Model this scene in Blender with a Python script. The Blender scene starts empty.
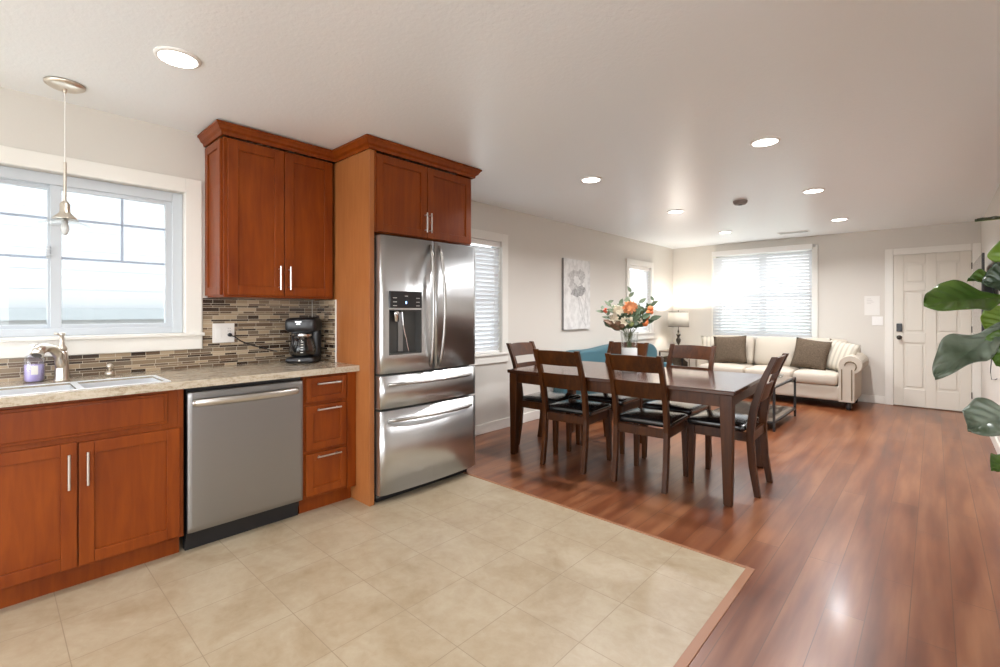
import bpy, bmesh, math, random
from mathutils import Vector, Matrix
random.seed(7)
PI = math.pi
sc = bpy.context.scene
COL = sc.collection

# ------------------------------------------------------------------ camera, world, exposure
TH = math.radians(42.6)
CAM = Vector((3.477, 0.0, 1.27))
cd = bpy.data.cameras.new('camera'); cam = bpy.data.objects.new('camera', cd); COL.objects.link(cam)
cam.location = CAM; cam.rotation_euler = (PI/2, 0, TH)
cd.sensor_width = 36; cd.lens = 472.3*36/1000; cd.shift_y = (312-333.5)/1000; cd.clip_start = .02
sc.camera = cam
w = bpy.data.worlds.new('sky'); sc.world = w; w.use_nodes = True
wn = w.node_tree; bg = wn.nodes['Background']
tc = wn.nodes.new('ShaderNodeTexCoord'); sp = wn.nodes.new('ShaderNodeSeparateXYZ'); rp = wn.nodes.new('ShaderNodeValToRGB')
wn.links.new(tc.outputs['Generated'], sp.inputs[0]); wn.links.new(sp.outputs['Z'], rp.inputs[0]); wn.links.new(rp.outputs[0], bg.inputs[0])
rp.color_ramp.elements[0].color = (.96, .98, 1, 1); rp.color_ramp.elements[1].color = (.80, .90, 1, 1); bg.inputs[1].default_value = 4.5
sl = bpy.data.lights.new('sun', 'SUN'); sl.energy = 2.5; sl.angle = math.radians(1); sl.color = (1, .98, .95)
so = bpy.data.objects.new('sun', sl); COL.objects.link(so); so.rotation_euler = (math.radians(34), 0, math.radians(8))
sc.view_settings.view_transform = 'Standard'; sc.view_settings.look = 'None'; sc.view_settings.gamma = 1
sc.view_settings.use_curve_mapping = False; sc.view_settings.exposure = 0.76
try:
    sc.cycles.use_denoising = True; sc.cycles.max_bounces = 10; sc.cycles.diffuse_bounces = 6; sc.cycles.glossy_bounces = 5
    sc.cycles.transparent_max_bounces = 16; sc.cycles.caustics_reflective = False; sc.cycles.caustics_refractive = False
    sc.cycles.sample_clamp_indirect = 6
except Exception: pass

def portal(loc, rot, sx, sy):
    l = bpy.data.lights.new('window_portal', 'AREA'); l.shape = 'RECTANGLE'; l.size = sx; l.size_y = sy
    l.cycles.is_portal = True
    o = bpy.data.objects.new('window_portal', l); COL.objects.link(o); o.location = loc; o.rotation_euler = rot
# window openings (area lights point down -Z; rotate so they look into the room)
portal((-.3, .25, 1.58), (0, -PI/2, 0), .9, 1.2)
portal((-.3, 3.45, 1.42), (0, -PI/2, 0), 1.25, .85)
portal((-.3, 7.08, 1.45), (0, -PI/2, 0), 1.1, .75)
portal((1.44, 8.7, 1.58), (-PI/2, 0, 0), 1.5, 1.45)
portal((2.5, -3.25, 1.15), (PI/2, 0, 0), 4.4, 2.2)  # at the added, unseen opening in the near wall
portal((5.4, -1.1, 1.45), (0, PI/2, 0), 1.5, 2.6)  # at the added, unseen opening in the side wall

# ------------------------------------------------------------------ materials
def mat(name, color=(.8, .8, .8), rough=.5, metal=0, spec=.5, coat=0, **kw):
    m = bpy.data.materials.new(name); m.use_nodes = True
    b = m.node_tree.nodes['Principled BSDF']
    b.inputs['Base Color'].default_value = (*color, 1); b.inputs['Roughness'].default_value = rough
    b.inputs['Metallic'].default_value = metal; b.inputs['Specular IOR Level'].default_value = spec
    b.inputs['Coat Weight'].default_value = coat; b.inputs['Coat Roughness'].default_value = kw.get('coat_rough', .15)
    if 'trans' in kw: b.inputs['Transmission Weight'].default_value = kw['trans']
    if 'emit' in kw:
        b.inputs['Emission Color'].default_value = (*kw['emit'], 1); b.inputs['Emission Strength'].default_value = kw['es']
    return m
def nodes(m): return m.node_tree.nodes, m.node_tree.links, m.node_tree.nodes['Principled BSDF']
def coords(m, scale=(1, 1, 1), rot=(0, 0, 0), which='Object', loc=(0, 0, 0)):
    N, L, b = nodes(m); t = N.new('ShaderNodeTexCoord'); mp = N.new('ShaderNodeMapping')
    mp.inputs['Scale'].default_value = scale; mp.inputs['Rotation'].default_value = rot; mp.inputs['Location'].default_value = loc
    L.new(t.outputs[which], mp.inputs[0]); return mp.outputs[0]
def noise(m, vec, scale, detail=4, rough=.55, dist=0):
    N, L, b = nodes(m); n = N.new('ShaderNodeTexNoise'); n.inputs['Scale'].default_value = scale
    n.inputs['Detail'].default_value = detail; n.inputs['Roughness'].default_value = rough; n.inputs['Distortion'].default_value = dist
    L.new(vec, n.inputs['Vector']); return n.outputs['Fac']
def ramp(m, fac, stops, interp='LINEAR'):
    N, L, b = nodes(m); r = N.new('ShaderNodeValToRGB'); r.color_ramp.interpolation = interp
    e = r.color_ramp.elements
    while len(e) > 1: e.remove(e[0])
    e[0].position = stops[0][0]; e[0].color = (*stops[0][1], 1)
    for p, c in stops[1:]:
        x = e.new(p); x.color = (*c, 1)
    L.new(fac, r.inputs[0]); return r.outputs[0]
def bump(m, h, strength=.2, dist=.01):
    N, L, b = nodes(m); n = N.new('ShaderNodeBump'); n.inputs['Strength'].default_value = strength; n.inputs['Distance'].default_value = dist
    L.new(h, n.inputs['Height']); L.new(n.outputs[0], b.inputs['Normal']); return n
def mix(m, fac, a, c, mode='MIX'):
    N, L, b = nodes(m); n = N.new('ShaderNodeMix'); n.data_type = 'RGBA'; n.blend_type = mode
    for s, v in ((n.inputs[0], fac), (n.inputs[6], a), (n.inputs[7], c)):
        if isinstance(v, (int, float)): s.default_value = v
        elif isinstance(v, tuple): s.default_value = (*v, 1)
        else: L.new(v, s)
    return n.outputs[2]
def math_(m, op, a, c=0.0, d=None):
    N, L, b = nodes(m); n = N.new('ShaderNodeMath'); n.operation = op
    for i, v in enumerate((a, c, d)):
        if v is None: continue
        if isinstance(v, (int, float)): n.inputs[i].default_value = v
        else: L.new(v, n.inputs[i])
    return n.outputs[0]
def wood(name, dark, light, rough, scale=(14, 14, 1.3), coat=.2, spec=.5):
    m = mat(name, light, rough, coat=coat, spec=spec); N, L, b = nodes(m)
    v = coords(m, scale); n1 = noise(m, v, 2.2, 5, .6, .6)
    v2 = coords(m, (2.2, 2.2, 1.2)); n2 = noise(m, v2, 1.6, 2)
    f = math_(m, 'MULTIPLY_ADD', n1, .55, math_(m, 'MULTIPLY', n2, .5))
    L.new(ramp(m, f, [(.32, dark), (.72, light)]), b.inputs['Base Color']); return m

M = {}
M['cab'] = wood('cherry_cabinet_wood', (.135, .020, .0015), (.25, .053, .0045), .38, coat=.04, spec=.28)
M['cabside'] = wood('lit_panel_wood', (.29, .095, .025), (.40, .15, .046), .38, coat=.05, spec=.4)  # same cabinet wood, lightened to paint stronger light into the side panel
M['dark'] = wood('dark_walnut', (.014, .0032, .0008), (.090, .0255, .0030), .34, coat=0, spec=.3)
M['tabletop'] = wood('dark_tabletop', (.026, .009, .005), (.075, .026, .012), .17, scale=(1.2, 12, 12), coat=.15)
M['greywood'] = wood('weathered_wood', (.12, .085, .06), (.26, .20, .15), .5, scale=(12, 1.2, 12), coat=0)
M['wall'] = mat('wall_paint', (.68, .645, .59), .62, spec=.35)
_v = coords(M['wall']); bump(M['wall'], noise(M['wall'], _v, 90, 3), .12, .004)
M['ceil'] = mat('ceiling_paint', (.88, .91, .93), .34, spec=.55)
_v = coords(M['ceil']); bump(M['ceil'], noise(M['ceil'], _v, 55, 4), .25, .006)
M['trim'] = mat('white_trim', (.80, .775, .72), .38)
M['door'] = mat('door_paint', (.74, .70, .62), .42)
M['vinyl'] = mat('window_vinyl', (.54, .575, .61), .35)
M['steel'] = mat('stainless_steel', (.64, .655, .665), .36, metal=1)
N, L, b = nodes(M['steel']); _v = coords(M['steel'], (1, 60, 1)); _v2 = coords(M['steel'], (5, 7, .25))
n1 = noise(M['steel'], _v, 6, 2); n2 = noise(M['steel'], _v2, 1.1, 2)
bump(M['steel'], n2, .35, .012)
L.new(math_(M['steel'], 'MULTIPLY_ADD', n1, .12, .26), b.inputs['Roughness'])
M['steelflat'] = mat('brushed_steel_panel', (.345, .345, .345), .36, metal=1)
N, L, b = nodes(M['steelflat']); _v = coords(M['steelflat'], (1, 1, 50)); L.new(math_(M['steelflat'], 'MULTIPLY_ADD', noise(M['steelflat'], _v, 5, 2), .14, .3), b.inputs['Roughness'])
M['nickel'] = mat('brushed_nickel', (.72, .66, .58), .28, metal=1)
M['chrome'] = mat('chrome', (.75, .75, .76), .15, metal=1)
M['handle'] = mat('satin_steel_handle', (.66, .64, .61), .28, metal=1)
M['frhandle'] = mat('dark_steel_handle', (.42, .40, .38), .34, metal=1)
M['black'] = mat('black_plastic', (.012, .012, .014), .3)
M['blackmat'] = mat('black_metal', (.02, .018, .018), .45)
M['darkgrey'] = mat('dark_grey_plastic', (.07, .068, .065), .35)
M['sinksteel'] = mat('sink_steel', (.86, .88, .90), .3, metal=.5)
M['leather'] = mat('black_leather', (.012, .011, .011), .2, coat=.5)
_v = coords(M['leather']); bump(M['leather'], noise(M['leather'], _v, 30, 3), .15, .004)
M['sofa'] = mat('cream_linen', (.55, .49, .41), .85, spec=.2)
_v = coords(M['sofa']); bump(M['sofa'], noise(M['sofa'], _v, 220, 2), .25, .003)
M['nail'] = mat('nailhead_bronze', (.20, .15, .09), .4, metal=.7)
M['brownpillow'] = mat('brown_weave', (.115, .082, .055), .9, spec=.15)
_v = coords(M['brownpillow'], (1, 1, 4)); N, L, b = nodes(M['brownpillow'])
_n = noise(M['brownpillow'], _v, 60, 3); L.new(ramp(M['brownpillow'], _n, [(.35, (.075, .055, .038)), (.65, (.16, .118, .082))]), b.inputs['Base Color'])
M['stripe'] = mat('striped_linen', (.6, .55, .46), .9, spec=.15)
N, L, b = nodes(M['stripe']); _v = coords(M['stripe']); wv = N.new('ShaderNodeTexWave'); wv.bands_direction = 'X'; wv.inputs['Scale'].default_value = 5.5; wv.inputs['Distortion'].default_value = 0
L.new(_v, wv.inputs['Vector']); L.new(ramp(M['stripe'], wv.outputs['Fac'], [(.55, (.60, .55, .46)), (.75, (.46, .42, .35))]), b.inputs['Base Color'])
M['teal'] = mat('teal_upholstery', (.060, .150, .185), .6, spec=.4)
_v = coords(M['teal']); bump(M['teal'], noise(M['teal'], _v, 120, 2), .15, .003)
M['glassclear'] = None
def thin_glass(name, tint=(.97, .98, .98), rough=.02, fac=.10):
    m = bpy.data.materials.new(name); m.use_nodes = True; N = m.node_tree.nodes; L = m.node_tree.links
    for n in list(N):
        if n.type == 'BSDF_PRINCIPLED': N.remove(n)
    out = [n for n in N if n.type == 'OUTPUT_MATERIAL'][0]
    t = N.new('ShaderNodeBsdfTransparent'); t.inputs[0].default_value = (*tint, 1)
    g = N.new('ShaderNodeBsdfGlossy'); g.inputs['Roughness'].default_value = rough
    f = N.new('ShaderNodeLayerWeight'); f.inputs[0].default_value = .35
    mm = N.new('ShaderNodeMath'); mm.operation = 'MULTIPLY_ADD'; mm.inputs[1].default_value = .55; mm.inputs[2].default_value = fac*.4
    L.new(f.outputs['Facing'], mm.inputs[0])
    x = N.new('ShaderNodeMixShader'); L.new(mm.outputs[0], x.inputs[0]); L.new(t.outputs[0], x.inputs[1]); L.new(g.outputs[0], x.inputs[2]); L.new(x.outputs[0], out.inputs[0])
    return m
M['pane'] = thin_glass('window_glass', fac=.05); M['glass'] = thin_glass('clear_glass', (.93, .95, .95), fac=.12)
M['smoked'] = thin_glass('smoked_carafe_glass', (.30, .28, .27), fac=.12)
M['tealglass'] = thin_glass('soap_bottle_plastic', (.90, .90, .97), fac=.12)
M['water'] = mat('vase_frosted_base', (.62, .63, .62), .12)
M['purple'] = mat('purple_soap', (.56, .48, .80), .15)
M['white'] = mat('white_plastic', (.82, .80, .77), .3)
M['paper'] = mat('white_paper', (.80, .78, .74), .7)
M['canvas'] = mat('canvas_white', (.74, .73, .71), .8)
N, L, b = nodes(M['canvas']); _v = coords(M['canvas'], (1, 6, 5)); L.new(ramp(M['canvas'], noise(M['canvas'], _v, 2, 5), [(.35, (.60, .59, .57)), (.6, (.76, .75, .73))]), b.inputs['Base Color'])
M['canvasedge'] = mat('canvas_edge', (.25, .24, .23), .8)
def graypaint(name, a, c):
    m = mat(name, a, .8); N, L, b = nodes(m); v = coords(m, (1, 1, 1)); L.new(ramp(m, noise(m, v, 26, 5, .7, 1), [(.35, a), (.65, c)]), b.inputs['Base Color']); return m
M['petal'] = graypaint('grey_brush_paint', (.36, .35, .34), (.66, .65, .63)); M['petald'] = graypaint('dark_brush_paint', (.20, .195, .19), (.50, .49, .48))
def translucent(name, col, amt=.5, rough=.6):
    m = bpy.data.materials.new(name); m.use_nodes = True; N = m.node_tree.nodes; L = m.node_tree.links
    b = N['Principled BSDF']; b.inputs['Base Color'].default_value = (*col, 1); b.inputs['Roughness'].default_value = rough
    t = N.new('ShaderNodeBsdfTranslucent'); t.inputs[0].default_value = (*col, 1); x = N.new('ShaderNodeMixShader'); x.inputs[0].default_value = amt
    out = [n for n in N if n.type == 'OUTPUT_MATERIAL'][0]
    L.new(b.outputs[0], x.inputs[1]); L.new(t.outputs[0], x.inputs[2]); L.new(x.outputs[0], out.inputs[0]); return m
M['shade'] = translucent('linen_lamp_shade', (.62, .59, .53), .16, .8)
M['slat'] = translucent('blind_slat', (.84, .85, .86), .32, .5)
M['leaf'] = translucent('fig_leaf', (.12, .20, .030), .22, .25)
def leafmat(name, c1, c2, rough=.27, tr=.2):
    m = translucent(name, c1, tr, rough); N = m.node_tree.nodes; L = m.node_tree.links; b = N['Principled BSDF']
    v = coords(m, (1, 1, 1), which='Object'); L.new(ramp(m, noise(m, v, 9, 3), [(.35, c1), (.7, c2)]), b.inputs['Base Color'])
    b.inputs['Coat Weight'].default_value = .12; b.inputs['Coat Roughness'].default_value = .35; return m
M['leaf'] = leafmat('fig_leaf_green', (.055, .12, .018), (.12, .22, .035)); M['leafy'] = leafmat('fig_leaf_pale', (.20, .34, .045), (.30, .44, .07), .35, .35)  # second one is lighter, yellower and more translucent
M['leafd'] = leafmat('fig_leaf_dark', (.035, .065, .035), (.09, .12, .08), .2, .1)
M['leafs'] = leafmat('fig_leaf_painted_sheen', (.07, .10, .06), (.26, .31, .25), .30, .1)  # grey-white window sheen painted into the leaf colour
M['midrib'] = mat('leaf_vein', (.30, .36, .13), .5)
M['stem'] = mat('brown_stem', (.10, .065, .035), .7)
M['greenstem'] = mat('green_stem', (.09, .12, .04), .6)
M['pot'] = mat('ceramic_pot', (.55, .53, .5), .4)
M['soil'] = mat('soil', (.04, .025, .015), .95)
M['sage'] = mat('sage_leaf', (.10, .13, .07), .55); M['saged'] = mat('dark_leaf', (.045, .075, .03), .5)
M['peach'] = mat('peach_petal', (.72, .33, .15), .6); M['orange'] = mat('orange_fruit', (.60, .16, .04), .4)
M['creamp'] = mat('cream_petal', (.72, .64, .50), .6); M['brownleaf'] = mat('brown_leaf', (.16, .08, .04), .6); M['berry'] = mat('red_berry', (.45, .07, .03), .4)
M['bronze'] = mat('dark_bronze', (.055, .045, .035), .35, metal=.6)
M['emit'] = mat('downlight_glow', (1, 1, 1), .5, emit=(1, .96, .90), es=9.0)
M['screen'] = mat('television_screen', (.07, .07, .075), .16, coat=.6)
M['led'] = mat('blue_led', (.1, .2, .8), .4, emit=(.3, .5, 1), es=2.5)
M['detect'] = mat('detector_brown', (.26, .22, .20), .6)
M['vent'] = mat('vent_grille', (.5, .49, .47), .5)
M['siding'] = mat('pale_grey_siding', (.28, .285, .29), .6); M['sidinggrey'] = mat('grey_fascia', (.205, .22, .225), .6)
M['ground'] = mat('outside_ground', (.62, .61, .58), .9); M['hedge'] = mat('hedge_green', (.42, .50, .40), .8)
M['notice'] = mat('faint_grey_print', (.60, .58, .55), .7)

# wood plank floor
m = M['floor'] = mat('plank_floor', (.3, .1, .04), .26, spec=.5, coat=.15); N, L, b = nodes(m)
v = coords(m, (1, 1, 1), (0, 0, PI/2), loc=(0, 3.214+.135*0, 0))
br = N.new('ShaderNodeTexBrick'); L.new(v, br.inputs['Vector']); br.inputs['Scale'].default_value = 1
br.inputs['Brick Width'].default_value = 1.22; br.inputs['Row Height'].default_value = .135; br.inputs['Mortar Size'].default_value = .0016
br.inputs['Color1'].default_value = (0, 0, 0, 1); br.inputs['Color2'].default_value = (1, 1, 1, 1); br.inputs['Mortar'].default_value = (.5, .5, .5, 1); br.offset = .37
br.inputs['Bias'].default_value = 0
v2 = coords(m, (6, .55, 1)); g1 = noise(m, v2, 2.2, 3, .5, 0)
v3 = coords(m, (2.6, .7, 1)); g2 = noise(m, v3, 1.5, 2, .45, 0)
f = math_(m, 'ADD', math_(m, 'MULTIPLY', g1, .62), math_(m, 'MULTIPLY', g2, .33)); f = math_(m, 'ADD', f, math_(m, 'MULTIPLY', br.outputs['Color'], .10))
c = ramp(m, f, [(.30, (.080, .019, .006)), (.43, (.145, .040, .0135)), (.53, (.190, .062, .023)), (.68, (.275, .110, .047))])
c = mix(m, br.outputs['Fac'], c, (.10, .035, .015)); L.new(c, b.inputs['Base Color'])
L.new(math_(m, 'MULTIPLY_ADD', g1, .10, .27), b.inputs['Roughness']); bump(m, math_(m, 'SUBTRACT', math_(m, 'MULTIPLY', g2, .6), br.outputs['Fac']), .15, .003)
# travertine tile floor
m = M['tile'] = mat('travertine_tile', (.6, .5, .38), .38, spec=.45); N, L, b = nodes(m)
v = coords(m, (1, 1, 1), loc=(-2.80+.3275*20, -2.545+.334*20, 0))
br = N.new('ShaderNodeTexBrick'); L.new(v, br.inputs['Vector']); br.offset = 0; br.inputs['Scale'].default_value = 1
br.inputs['Brick Width'].default_value = .3275; br.inputs['Row Height'].default_value = .334; br.inputs['Mortar Size'].default_value = .0016
br.inputs['Color1'].default_value = (0, 0, 0, 1); br.inputs['Color2'].default_value = (1, 1, 1, 1); br.inputs['Mortar'].default_value = (.5, .5, .5, 1)
v2 = coords(m); g = noise(m, v2, 3.2, 7, .62, .8); g3 = noise(m, coords(m, (1, 1, 1)), 16, 6, .7, .5)
f = math_(m, 'ADD', math_(m, 'MULTIPLY', g, .6), math_(m, 'MULTIPLY', g3, .35)); f = math_(m, 'ADD', f, math_(m, 'MULTIPLY', br.outputs['Color'], .05))
c = ramp(m, f, [(.30, (.30, .22, .13)), (.47, (.38, .295, .195)), (.60, (.43, .35, .245)), (.80, (.48, .40, .30))])
L.new(mix(m, br.outputs['Fac'], c, (.27, .20, .13)), b.inputs['Base Color']); bump(m, math_(m, 'SUBTRACT', math_(m, 'MULTIPLY', g3, .4), br.outputs['Fac']), .25, .003)
# granite
m = M['granite'] = mat('granite', (.6, .5, .4), .16, spec=.5, coat=.2); N, L, b = nodes(m)
g = noise(m, coords(m, (4, 1.6, 5)), 5, 8, .72, 1.4); g2 = noise(m, coords(m), 75, 4, .8)
f = math_(m, 'ADD', math_(m, 'MULTIPLY', g, .62), math_(m, 'MULTIPLY', g2, .38))
L.new(ramp(m, f, [(.34, (.20, .15, .10)), (.42, (.38, .31, .22)), (.5, (.50, .43, .33)), (.66, (.58, .53, .44))]), b.inputs['Base Color'])
# mosaic
m = M['mosaic'] = mat('linear_mosaic', (.5, .4, .3), .25, spec=.5); N, L, b = nodes(m)
t = N.new('ShaderNodeTexCoord'); s = N.new('ShaderNodeSeparateXYZ'); L.new(t.outputs['Object'], s.inputs[0])
xx = math_(m, 'SUBTRACT', s.outputs['Y'], s.outputs['X'])
zz = math_(m, 'ADD', s.outputs['Z'], math_(m, 'MULTIPLY', math_(m, 'SINE', math_(m, 'MULTIPLY', s.outputs['Z'], 2*PI/.0525)), .0042))
cb = N.new('ShaderNodeCombineXYZ'); L.new(xx, cb.inputs[0]); L.new(zz, cb.inputs[1])
br = N.new('ShaderNodeTexBrick'); L.new(cb.outputs[0], br.inputs['Vector']); br.inputs['Scale'].default_value = 1; br.offset = .41; br.offset_frequency = 3; br.squash = .62; br.squash_frequency = 2
br.inputs['Brick Width'].default_value = .115; br.inputs['Row Height'].default_value = .0175; br.inputs['Mortar Size'].default_value = .0011
br.inputs['Color1'].default_value = (0, 0, 0, 1); br.inputs['Color2'].default_value = (1, 1, 1, 1)
c = ramp(m, br.outputs['Color'], [(0, (.045, .026, .016)), (.2, (.14, .09, .055)), (.38, (.25, .18, .115)), (.52, (.38, .28, .18)), (.66, (.17, .125, .085)), (.84, (.44, .34, .23))], 'CONSTANT')
L.new(mix(m, br.outputs['Fac'], c, (.60, .53, .42)), b.inputs['Base Color']); bump(m, math_(m, 'SUBTRACT', 1.0, br.outputs['Fac']), .4, .002)

# ------------------------------------------------------------------ mesh helpers
class MB:
    def __init__(s): s.bm = bmesh.new()
    def box(s, x0, x1, y0, y1, z0, z1, mtx=None):
        P = [Vector((x, y, z)) for x in (x0, x1) for y in (y0, y1) for z in (z0, z1)]
        if mtx: P = [mtx @ p for p in P]
        V = [s.bm.verts.new(p) for p in P]
        for f in ((0, 1, 3, 2), (4, 6, 7, 5), (0, 4, 5, 1), (2, 3, 7, 6), (0, 2, 6, 4), (1, 5, 7, 3)): s.bm.faces.new([V[i] for i in f])
        return s
    def tube(s, pts, r, n=8, cap=True, sq=(1, 1)):
        pts = [Vector(p) for p in pts]; rs = r if isinstance(r, (list, tuple)) else [r]*len(pts); rings = []
        for i, p in enumerate(pts):
            d = (pts[min(i+1, len(pts)-1)] - pts[max(i-1, 0)]).normalized()
            up = Vector((0, 0, 1)) if abs(d.z) < .9 else Vector((0, 1, 0))
            a = d.cross(up).normalized(); c = d.cross(a).normalized()
            rings.append([s.bm.verts.new(p + a*math.cos(2*PI*k/n)*rs[i]*sq[0] + c*math.sin(2*PI*k/n)*rs[i]*sq[1]) for k in range(n)])
        for i in range(len(rings)-1):
            for k in range(n): s.bm.faces.new([rings[i][k], rings[i][(k+1) % n], rings[i+1][(k+1) % n], rings[i+1][k]])
        if cap: s.bm.faces.new(rings[0][::-1]); s.bm.faces.new(rings[-1])
        return s
    def lathe(s, prof, c=(0, 0, 0), n=24, cap=True, sy=1.0):
        rings = [[s.bm.verts.new((c[0]+r*math.cos(2*PI*k/n), c[1]+r*sy*math.sin(2*PI*k/n), c[2]+z)) for k in range(n)] for r, z in prof]
        for i in range(len(rings)-1):
            for k in range(n): s.bm.faces.new([rings[i][k], rings[i][(k+1) % n], rings[i+1][(k+1) % n], rings[i+1][k]])
        if cap: s.bm.faces.new(rings[0][::-1]); s.bm.faces.new(rings[-1])
        return s
    def prism(s, poly, axis, a0, a1):
        """poly in the two other axes (order x,y,z minus axis), extruded along axis"""
        def P(p, a):
            q = list(p); q.insert(axis, a); return q
        A = [s.bm.verts.new(P(p, a0)) for p in poly]; B = [s.bm.verts.new(P(p, a1)) for p in poly]; n = len(poly)
        s.bm.faces.new(A[::-1]); s.bm.faces.new(B)
        for i in range(n): s.bm.faces.new([A[i], A[(i+1) % n], B[(i+1) % n], B[i]])
        return s
    def grid(s, fn, nu, nv):
        V = [[s.bm.verts.new(fn(i/nu, j/nv)) for j in range(nv+1)] for i in range(nu+1)]
        for i in range(nu):
            for j in range(nv): s.bm.faces.new([V[i][j], V[i+1][j], V[i+1][j+1], V[i][j+1]])
        return s
    def soft(s, x0, x1, y0, y1, z0, z1, r=.04, bulge=(0, 0, 0), n=8, mtx=None, pinch=0):
        """rounded upholstered block, faces bulged outwards"""
        b2 = bmesh.new(); bmesh.ops.create_cube(b2, size=2); bmesh.ops.subdivide_edges(b2, edges=b2.edges[:], cuts=n-1, use_grid_fill=True)
        c = Vector(((x0+x1)/2, (y0+y1)/2, (z0+z1)/2)); h = Vector(((x1-x0)/2, (y1-y0)/2, (z1-z0)/2)); r = min(r, *[q*.99 for q in h])
        mp = {}
        for v in b2.verts:
            p = v.co.copy(); q = Vector([p[i]*h[i] for i in range(3)])
            # denser near edges
            q = Vector([h[i]*math.sin(p[i]*PI/2*.999)/math.sin(PI/2*.999) for i in range(3)])
            inner = Vector([max(-(h[i]-r), min(h[i]-r, q[i])) for i in range(3)]); d = q-inner
            if d.length > 1e-6: q = inner + d.normalized()*r
            u = [q[i]/h[i] for i in range(3)]
            for i in range(3):
                if bulge[i]:
                    j, k = (i+1) % 3, (i+2) % 3
                    q[i] += bulge[i]*u[i]*max(0, 1-u[j]**2)*max(0, 1-u[k]**2)
            q = q+c
            mp[v] = s.bm.verts.new(mtx @ q if mtx else q)
        for f in b2.faces: s.bm.faces.new([mp[v] for v in f.verts])
        b2.free(); return s
    def ball(s, c, r, sc=(1, 1, 1), n=10):
        m4 = Matrix.Translation(c) @ Matrix.Diagonal((sc[0]*r, sc[1]*r, sc[2]*r, 1)); bmesh.ops.create_uvsphere(s.bm, u_segments=n, v_segments=max(5, n*2//3), radius=1, matrix=m4); return s
    def build(s, name, m, parent=None, bevel=0, smooth=False, solid=0):
        bmesh.ops.recalc_face_normals(s.bm, faces=s.bm.faces[:])
        me = bpy.data.meshes.new(name); s.bm.to_mesh(me); s.bm.free()
        if smooth: me.polygons.foreach_set('use_smooth', [True]*len(me.polygons))
        o = bpy.data.objects.new(name, me); COL.objects.link(o); me.materials.append(M[m] if isinstance(m, str) else m)
        if parent: o.parent = parent
        if solid: md = o.modifiers.new('solid', 'SOLIDIFY'); md.thickness = solid; md.offset = 0
        if bevel: md = o.modifiers.new('bevel', 'BEVEL'); md.width = bevel; md.segments = 2; md.limit_method = 'ANGLE'
        return o
def tag(o, label=None, cat=None, group=None, kind=None):
    if label: o['label'] = label
    if cat: o['category'] = cat
    if group: o['group'] = group
    if kind: o['kind'] = kind
    return o
def thing(name, label, cat, loc=(0, 0, 0), rz=0, group=None):
    o = bpy.data.objects.new(name, None); COL.objects.link(o); o.location = loc; o.rotation_euler = (0, 0, rz); o.empty_display_size = .1
    return tag(o, label, cat, group)
def dup(o, parent=None):
    c = o.copy(); COL.objects.link(c)
    if parent: c.parent = parent
    for ch in list(o.children): dup(ch, c)
    return c
def struct(o): o['kind'] = 'structure'; return o
def poly_off(P, W, back=(0, 0, 0)): return P

# ------------------------------------------------------------------ room shell
H = 2.41; YB = -3.1; XR = 3.907; XR2 = 5.2; YF = 8.4; YJ = .9
def wall_with_holes(name, axis, a0, a1, s0, s1, z0, z1, holes):
    """wall slab: axis 0 -> spans Y (s), thickness a0..a1 in X ; axis 1 -> spans X"""
    b = MB(); hs = sorted(holes); cur = s0
    def bx(p0, p1, q0, q1):
        if p1-p0 < 1e-4 or q1-q0 < 1e-4: return
        if axis == 0: b.box(a0, a1, p0, p1, q0, q1)
        else: b.box(p0, p1, a0, a1, q0, q1)
    for (h0, h1, hz0, hz1) in hs:
        bx(cur, h0, z0, z1); bx(h0, h1, z0, hz0); bx(h0, h1, hz1, z1); cur = h1
    bx(cur, s1, z0, z1)
    return struct(b.build(name, 'wall'))
W1 = (-.35, .846, 1.135, 2.022); W2 = (3.05, 3.80, .825, 2.03); W3 = (6.70, 7.46, .93, 2.0); W4 = (.76, 2.12, .90, 2.20)
wall_with_holes('wall_left', 0, -.14, 0, YB, YF, 0, H, [W1, W2, W3])
wall_with_holes('wall_far', 1, YF, YF+.14, -.14, XR2, 0, H, [W4])
wall_with_holes('wall_right', 0, XR, XR+.12, YJ, YF, 0, H, [])
wall_with_holes('wall_side', 0, XR2, XR2+.12, YB, YJ+.12, 0, H, [(-2.4, .2, .7, 2.2)])  # unseen window opening added to brighten the ceiling
wall_with_holes('wall_return', 1, YJ, YJ+.12, XR+.12, XR2, 0, H, [])
wall_with_holes('wall_near', 1, YB-.14, YB, -.14, XR2+.12, 0, H, [(.3, 4.7, 0.05, 2.25)])  # wide opening added behind the camera to let fill light in
TX = 2.79; TY = 2.545
b = MB(); b.box(TX+.038, XR2+.12, YB-.14, TY+.02, -.1, 0); b.box(-.14, XR2+.12, TY+.02, YF+.14, -.1, 0); struct(b.build('floor', 'floor'))
b = MB(); b.box(-.14, TX, YB-.14, TY, -.1, 0); struct(b.build('floor_tile', 'tile'))
b = MB(); b.box(TX, TX+.038, YB-.1, TY+.02, -.09, .004); b.box(0, TX, TY, TY+.02, -.09, .004); struct(b.build('trim_1', mat('threshold_strip', (.30, .13, .06), .4), bevel=.002))
b = MB(); b.box(-.14, XR2+.12, YB-.14, YF+.14, H, H+.1); struct(b.build('ceiling', 'ceil'))
# baseboards
b = MB(); b.box(0, .016, 2.66, YF, 0, .105); struct(b.build('baseboard_left', 'trim', bevel=.004))
b = MB(); b.box(.016, 2.976, YF-.016, YF, 0, .105); struct(b.build('baseboard_far', 'trim', bevel=.004))
b = MB(); b.box(XR-.016, XR, YJ, YF-.03, 0, .105); struct(b.build('baseboard_right', 'trim', bevel=.004))

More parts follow.
